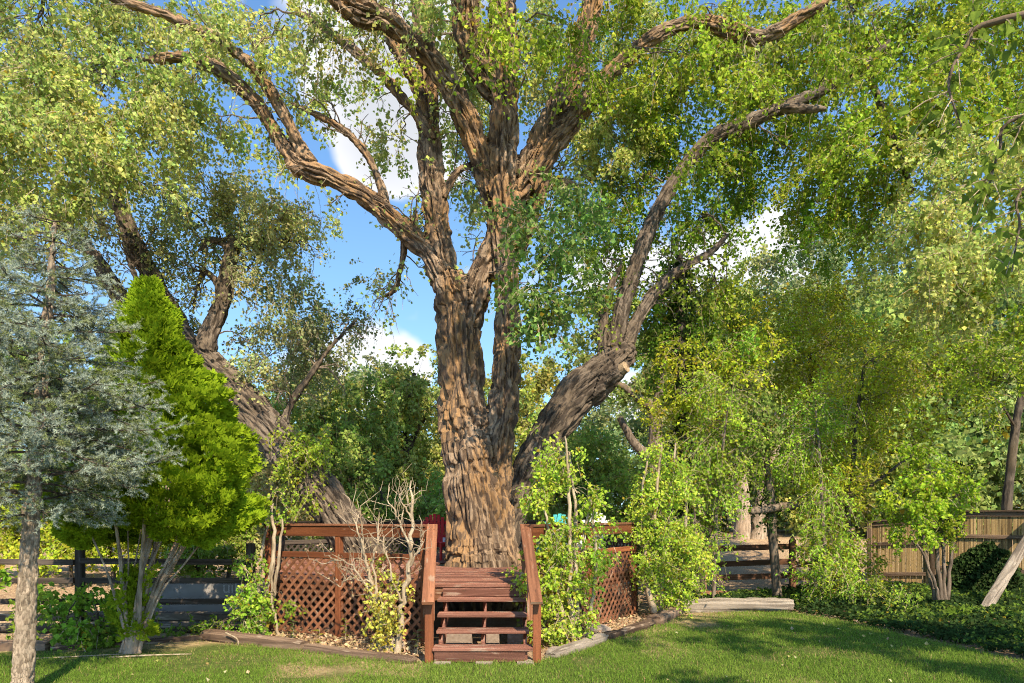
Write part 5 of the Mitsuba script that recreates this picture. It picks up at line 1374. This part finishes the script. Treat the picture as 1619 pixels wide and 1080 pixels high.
timber((2.95, 12.5, -0.03), (5.15, 12.58, -0.02), 0.26, 0.29, 21, 'thick silver-grey log bordering the far edge of the lawn', 'wood_grey', 0.045, 0.75)
rng = np.random.default_rng(90)


def rock(c, s, seed, label):
    m = trimesh.creation.icosphere(4, 1.0)
    v = np.array(m.vertices)
    v = v * (1 + 0.5 * (meshkit.fbm(v * 1.3 + seed, 4, seed) - 0.5)[:, None])
    v = np.sign(v) * np.abs(v) ** 0.8
    tagged('rock', mikit.ply((v * s + c, m.faces), 'stone_look', smooth=30), label, 'rock')


rock(np.array([-1.58, 8.95, 0.06]), np.array([0.16, 0.12, 0.12]), 1, 'squarish brown rock behind the stems of the bare shrub')
rock(np.array([1.3, 10.4, 0.03]), np.array([0.2, 0.15, 0.09]), 2, 'rounded rock in the straw below the right lattice')
rock(np.array([0.55, 8.75, 0.02]), np.array([0.12, 0.1, 0.07]), 3, 'small rock at the foot of the right handrail post')
rock(np.array([-5.5, 9.75, 0.06]), np.array([0.2, 0.14, 0.12]), 4, 'pale rock in the shade left of the arborvitae trunk')


def stick(pts, r, label):
    p = spline(np.array(pts, float), 5)
    tagged('stick', MB().add(*tubes(p[None], np.linspace(r, r * 0.5, len(p))[None], 6)).shape('twig_pale', smooth=True), label, 'stick')


stick([(-3.95, 9.42, 0.16), (-3.75, 9.3, 0.1), (-3.68, 9.18, 0.03)], 0.012, 'bent pale stick propped on the long edging timber')
stick([(-6.0, 8.35, 0.02), (-5.4, 8.5, 0.025), (-4.9, 8.68, 0.02)], 0.01, 'long thin stick lying on the dry grass left of the arborvitae')
stick([(-5.0, 8.45, 0.02), (-4.5, 8.5, 0.04), (-4.05, 8.62, 0.03)], 0.012, 'straight stick lying in front of the arborvitae trunk')


def weed(px, py, Y, n, size, col, seed, label):
    """a small plant, every leaf a part"""
    t = thing('weed', label, 'plant')
    rng = np.random.default_rng(seed)
    p = P(px, py, Y)
    for i in range(n):
        hgt = 0.02 + 0.26 * (i / n)
        az = i * 2.4
        d = np.array([math.cos(az), math.sin(az), 0.3])
        put('leaf', leaf_part(p + [0, 0, hgt], d, size * rng.uniform(0.8, 1.2), np.asarray(col) * rng.uniform(0.8, 1.2)), t)
    put('stem', MB().add(*tubes(np.array([[p - [0, 0, 0.03], p + [0.01, 0, 0.14], p + [0, 0, 0.27]]]), np.array([[0.005, 0.004, 0.002]]), 5)).shape('twig_pale'), t)


def leaf_part(p, d, size, col, nrm=(0, 0, 1), asp=0.8):
    """one large leaf: an outline of eleven points, folded along the midrib and bent downwards"""
    d = unit(np.asarray(d, float)); s = unit(np.cross(d, nrm)); n = np.cross(s, d)
    prof = [(0.0, 0.03), (0.10, 0.36), (0.28, 0.48), (0.5, 0.36), (0.75, 0.17), (1.0, 0.0)]
    mid = [np.array(p) + d * t * size - n * 0.22 * size * t * t for t, _ in prof]
    L = [m + s * w * asp * size + n * 0.3 * w * size for m, (_, w) in zip(mid, prof)]
    R = [m - s * w * asp * size + n * 0.3 * w * size for m, (_, w) in zip(mid, prof)]
    v = np.array(mid + L + R); f = []
    for i in range(5):
        f += [[i, i + 1, 7 + i], [i, 7 + i, 6 + i], [i, 12 + i, 13 + i], [i, 13 + i, i + 1]]
    return MB().add(v, f, c=np.clip(col, 0, 0.7)).shape('leaf_skin', color=True)


weed(463, 1010, 9.6, 16, 0.07, (0.16, 0.23, 0.06), 1, 'small upright green weed in front of the left part of the lattice')
weed(546, 1008, 9.3, 8, 0.08, (0.26, 0.3, 0.04), 2, 'yellow-green seedling in front of the middle of the left lattice')
weed(505, 1026, 9.0, 5, 0.1, (0.34, 0.34, 0.05), 3, 'low plant with broad yellowish leaves behind the brown edging timber')
weed(660, 1030, 8.6, 9, 0.08, (0.15, 0.19, 0.06), 4, 'small weed against the left stair post')
weed(1010, 955, 11.9, 10, 0.07, (0.12, 0.2, 0.03), 5, 'weed at the foot of the right corner shrub')

# ---------------------------------------------------------------- ivy bed on the right
rng = np.random.default_rng(71)
BED = Polygon([(5.0, 12.75), (5.55, 11.6), (5.9, 10.2), (6.12, 9.0), (6.36, 7.6), (6.5, 5.5), (11.5, 5.5), (11.9, 14.0), (9.0, 16.9), (6.5, 15.6), (4.6, 14.6), (3.6, 13.6), (3.4, 13.0)])
n = 95000
p = np.column_stack([rng.uniform(3.3, 12.0, n), rng.uniform(5.6, 16.9, n)])
p = p[in_poly(BED, p)]
h_ = 0.05 + 0.22 * meshkit.fbm(np.column_stack([p * 1.4, 0 * p[:, 0]]), 3, 5)
edge = np.clip(np.array([BED.exterior.distance(Point(q)) for q in p[:1]])[0], 0, 1)
pos = np.column_stack([p, h_ * rng.random(len(p)) ** 0.4])
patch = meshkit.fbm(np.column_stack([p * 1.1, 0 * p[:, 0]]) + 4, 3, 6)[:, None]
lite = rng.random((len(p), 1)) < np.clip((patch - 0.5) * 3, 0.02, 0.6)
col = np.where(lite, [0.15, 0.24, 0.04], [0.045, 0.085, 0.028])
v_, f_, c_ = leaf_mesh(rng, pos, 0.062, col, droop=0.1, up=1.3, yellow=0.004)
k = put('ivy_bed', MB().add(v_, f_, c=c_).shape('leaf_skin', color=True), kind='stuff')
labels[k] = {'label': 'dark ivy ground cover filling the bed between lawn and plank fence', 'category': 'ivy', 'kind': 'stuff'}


def creeper(px, py, Y, n, label, seed, col=(0.13, 0.22, 0.03)):
    """a plant of five-fingered leaves, every leaflet a part"""
    t = thing('creeper', label, 'plant')
    rng = np.random.default_rng(seed)
    c = P(px, py, Y)
    for i in range(n):
        q = c + rng.normal(0, 1, 3) * [0.22, 0.16, 0.05]
        tilt = unit(np.array([rng.normal(0, 0.25), -0.25 + rng.normal(0, 0.25), 1.0]))
        a0 = rng.uniform(0, 6.28)
        cc = np.array(col) * math.exp(rng.normal(0, 0.15))
        for k_ in range(5):
            a = a0 + (k_ - 2) * 0.85
            d = np.array([math.cos(a), math.sin(a), 0.0]); d = d - tilt * (d @ tilt)
            put('leaflet', leaf_part(q + unit(d) * 0.015, d, 0.11 * (1 - 0.1 * abs(k_ - 2)), cc, tilt, 0.55), t)


creeper(1525, 972, 10.6, 5, 'five-fingered bright green leaves left of the foot of the leaning grey timber', 1)
creeper(1462, 975, 11.2, 3, 'small clump of five-fingered leaves in the ivy in front of the lilac stems', 2, (0.09, 0.16, 0.03))
creeper(1596, 985, 10.0, 4, 'five-fingered bright green leaves right of the foot of the leaning grey timber', 3)
shrub('bush', 'spreading pale green bush in the ivy below the small maple', 'bush', [([(1375, 955, 3), (1380, 930, 2), (1390, 910, 2)], 12.6), ([(1345, 955, 3), (1340, 930, 3), (1335, 905, 2)], 12.8)], 'bark_dark',
      [(1370, 942, 50, 16, 12.4, 0.4, 0.5), (1420, 932, 36, 14, 12.4, 0.4, 0.35), (1330, 932, 40, 20, 12.8, 0.4, 0.6), (1280, 940, 40, 12, 13.0, 0.4, 0.4), (1450, 952, 30, 16, 11.8, 0.3, 0.4)], 0.06, (0.14, 0.21, 0.03), 310, up=1.0, aspect=0.6)
it = thing('ivy_clump', 'dark mass of ivy climbing the plank fence behind the leaning grey timber', 'ivy')
rng = np.random.default_rng(72)
n = 9000
q_ = rng.uniform(1.55, 3.3, n)
zz = 1.4 * rng.random(n) ** 1.2
keep = zz < 1.3 - 1.5 * np.abs(q_ - 2.45) ** 1.6 + 0.5 * (meshkit.noise(np.column_stack([q_ * 3, zz * 3, 0 * q_]), 3) - 0.5)
q_, zz = q_[keep], zz[keep]
on_fence = lambda q, z, o: np.column_stack([FA[None] + FX[None] * q[:, None] + FO[None] * o[:, None], z])
v_, f_, c_ = leaf_mesh(rng, on_fence(q_, zz + 0.05, 0.06 + 0.4 * rng.random(len(q_)) * (1.5 - zz)), 0.075, (0.05, 0.09, 0.03), droop=1.0, up=0.0, yellow=0)
v2, f2, c2 = leaf_mesh(rng, on_fence(1.75 + rng.normal(0, 0.12, 500), 1.6 + rng.normal(0, 0.14, 500), 0.05 + 0.1 * rng.random(500)), 0.07, (0.05, 0.09, 0.03), droop=1.0, up=0.0, yellow=0)
put('foliage', MB().add(v_, f_, c=c_).add(v2, f2, c=c2).shape('leaf_skin', color=True), it, kind='stuff')

# ---------------------------------------------------------------- the nearer tree whose branch hangs into the top right corner and which shades the lawn
nt = thing('near_cottonwood', 'leafy branch of a nearer cottonwood hanging into the top right corner of the view', 'tree')
tr = np.array([[9.6, 1.2, -0.1, 0.42], [9.4, 1.3, 2.0, 0.34], [9.2, 1.5, 4.2, 0.28], [8.6, 1.9, 6.4, 0.2], [7.8, 2.2, 8.4, 0.1]])
trs = spline(tr, 5)
put('trunk', MB().add(*tubes(trs[None, :, :3], trs[None, :, 3], 16)).shape('bark_grey', smooth=True), nt)
b1 = spline(np.array([[9.2, 1.5, 4.4, 0.14], [7.6, 3.4, 5.6, 0.09], [6.1, 5.0, 5.9, 0.055], *[[*P(a, b, yv), r] for a, b, yv, r in ((1590, 30, 5.9, 0.03), (1530, 70, 6.0, 0.018), (1500, 130, 6.0, 0.012), (1520, 200, 6.0, 0.006))]]), 5)
b2 = spline(np.array([[7.6, 3.4, 5.6, 0.06], [5.9, 5.2, 5.2, 0.03], *[[*P(a, b, yv), r] for a, b, yv, r in ((1625, 180, 6.0, 0.018), (1580, 240, 6.1, 0.012), (1560, 310, 6.1, 0.006))]]), 5)
b3 = spline(np.array([[5.9, 5.2, 5.2, 0.03], *[[*P(a, b, yv), r] for a, b, yv, r in ((1640, 280, 6.2, 0.014), (1612, 360, 6.2, 0.01), (1600, 430, 6.2, 0.005))]]), 5)
limbs = []
for b in (b1, b2, b3):
    limbs.append(put('branch', MB().add(*tubes(b[None, :, :3], b[None, :, 3], 9)).shape('bark_grey', smooth=True), nt))
rng = np.random.default_rng(73)
for bi, (b, lk, cnt) in enumerate(((b1, limbs[0], 120), (b2, limbs[1], 95), (b3, limbs[2], 70))):
    ok = b[(b[:, 0] < 4.75) & (b[:, 1] > 5.7)]
    tw = []
    for i in range(cnt // 5):
        s_ = ok[rng.integers(len(ok)), :3]
        d = unit(rng.normal(size=3) * [1, 0.5, 0.5] + [-0.35, 0, -0.5])
        L = rng.uniform(0.15, 0.5)
        pts = np.array([s_, s_ + d * L * 0.5, s_ + d * L + [0, 0, -0.12 * L]])
        tw.append(pts)
        for k_ in range(5):
            u = rng.uniform(0.3, 1.0)
            q = s_ + d * L * u + rng.normal(0, 0.035, 3)
            put('leaf', leaf_part(q, rng.normal(size=3) + [0, 0, -0.9], rng.uniform(0.075, 0.115), np.array([0.17, 0.26, 0.042]) * math.exp(rng.normal(0, 0.2)), unit(rng.normal(size=3) + [0, -0.4, 0.7])), lk)
    put('twigs', MB().add(*tubes(np.array(tw), np.array([0.006, 0.0045, 0.003]) * np.ones((len(tw), 1)), 4)).shape('twig_pale'), lk, kind='stuff')
cr = Crown(74, [trs, b1[:12], b2[:6]], size=0.13, col=(0.10, 0.15, 0.03), lai=0.8, twigs=0.1)
for c_, a_, d_, b_, n_ in (((5.6, 2.0, 6.9), 1.3, 1.3, 0.7, 0.8), ((7.4, 3.2, 6.9), 1.3, 1.2, 0.8, 0.9), ((7.0, 0.6, 7.2), 1.4, 1.2, 0.8, 0.8), ((5.2, -0.2, 6.2), 1.0, 1.1, 0.6, 0.7), ((8.6, 1.2, 8.2), 1.5, 1.4, 0.9, 0.9), ((6.4, -1.6, 6.4), 1.3, 1.0, 0.7, 0.6), ((4.1, 1.4, 7.6), 0.9, 0.8, 0.5, 0.6), ((9.2, 3.4, 6.0), 1.2, 1.2, 0.8, 0.9), ((3.6, -1.2, 6.6), 0.8, 0.9, 0.5, 0.5)):
    cr.mass(np.array(c_), a_, b_, d_, n_ * 0.95)
cr.build(nt, 'bark_grey')

# ---------------------------------------------------------------- fallen leaves and straw
rng = np.random.default_rng(75)
def litter(n, gen, size, cols, zoff):
    p = gen(n)
    c = np.array(cols)[rng.integers(0, len(cols), len(p))]
    z = zoff + rng.random(len(p)) * 0.02
    return leaf_mesh(rng, np.column_stack([p, z]), size, c, droop=0.0, up=3.0, fold=0.7, yellow=0)
BEDL = Polygon([(-4.4, 9.85), (-2.7, 9.0), (-1.2, 8.3), (-1.1, 9.3), (-3.7, 10.3), (-4.3, 10.2)])
BEDR = Polygon([(0.45, 8.6), (1.35, 9.8), (2.3, 11.0), (2.95, 12.2), (2.3, 12.6), (0.3, 9.3)])
def within(poly_):
    x0, y0, x1, y1 = poly_.bounds
    def g(n):
        q = np.column_stack([rng.uniform(x0, x1, n), rng.uniform(y0, y1, n)])
        return q[in_poly(poly_, q)]
    return g
mb = MB()
for pl, n in ((BEDL, 3600), (BEDR, 2600)):
    v_, f_, c_ = litter(n, within(pl), 0.05, [(0.45, 0.34, 0.2), (0.34, 0.24, 0.14), (0.5, 0.4, 0.26), (0.24, 0.16, 0.1)], 0.02)
    mb.add(v_, f_, c=c_)
k = put('leaf_litter', mb.shape('painted_skin', color=True), kind='stuff')
labels[k] = {'label': 'dry brown leaves and straw covering the soil below the lattice', 'category': 'leaf litter', 'kind': 'stuff'}
v_, f_, c_ = litter(120, within(Polygon([(-6, 6.8), (6, 6.8), (5.6, 11.8), (3.2, 12.2), (0.5, 8.4), (-1, 8.1), (-4.4, 9.6), (-6, 8.8)])), 0.05, [(0.42, 0.35, 0.22), (0.36, 0.31, 0.12), (0.36, 0.28, 0.17)], 0.035)
k = put('fallen_leaves', MB().add(v_, f_, c=c_).shape('painted_skin', color=True), kind='stuff')
labels[k] = {'label': 'scattered pale fallen leaves on the lawn', 'category': 'fallen leaves', 'kind': 'stuff'}
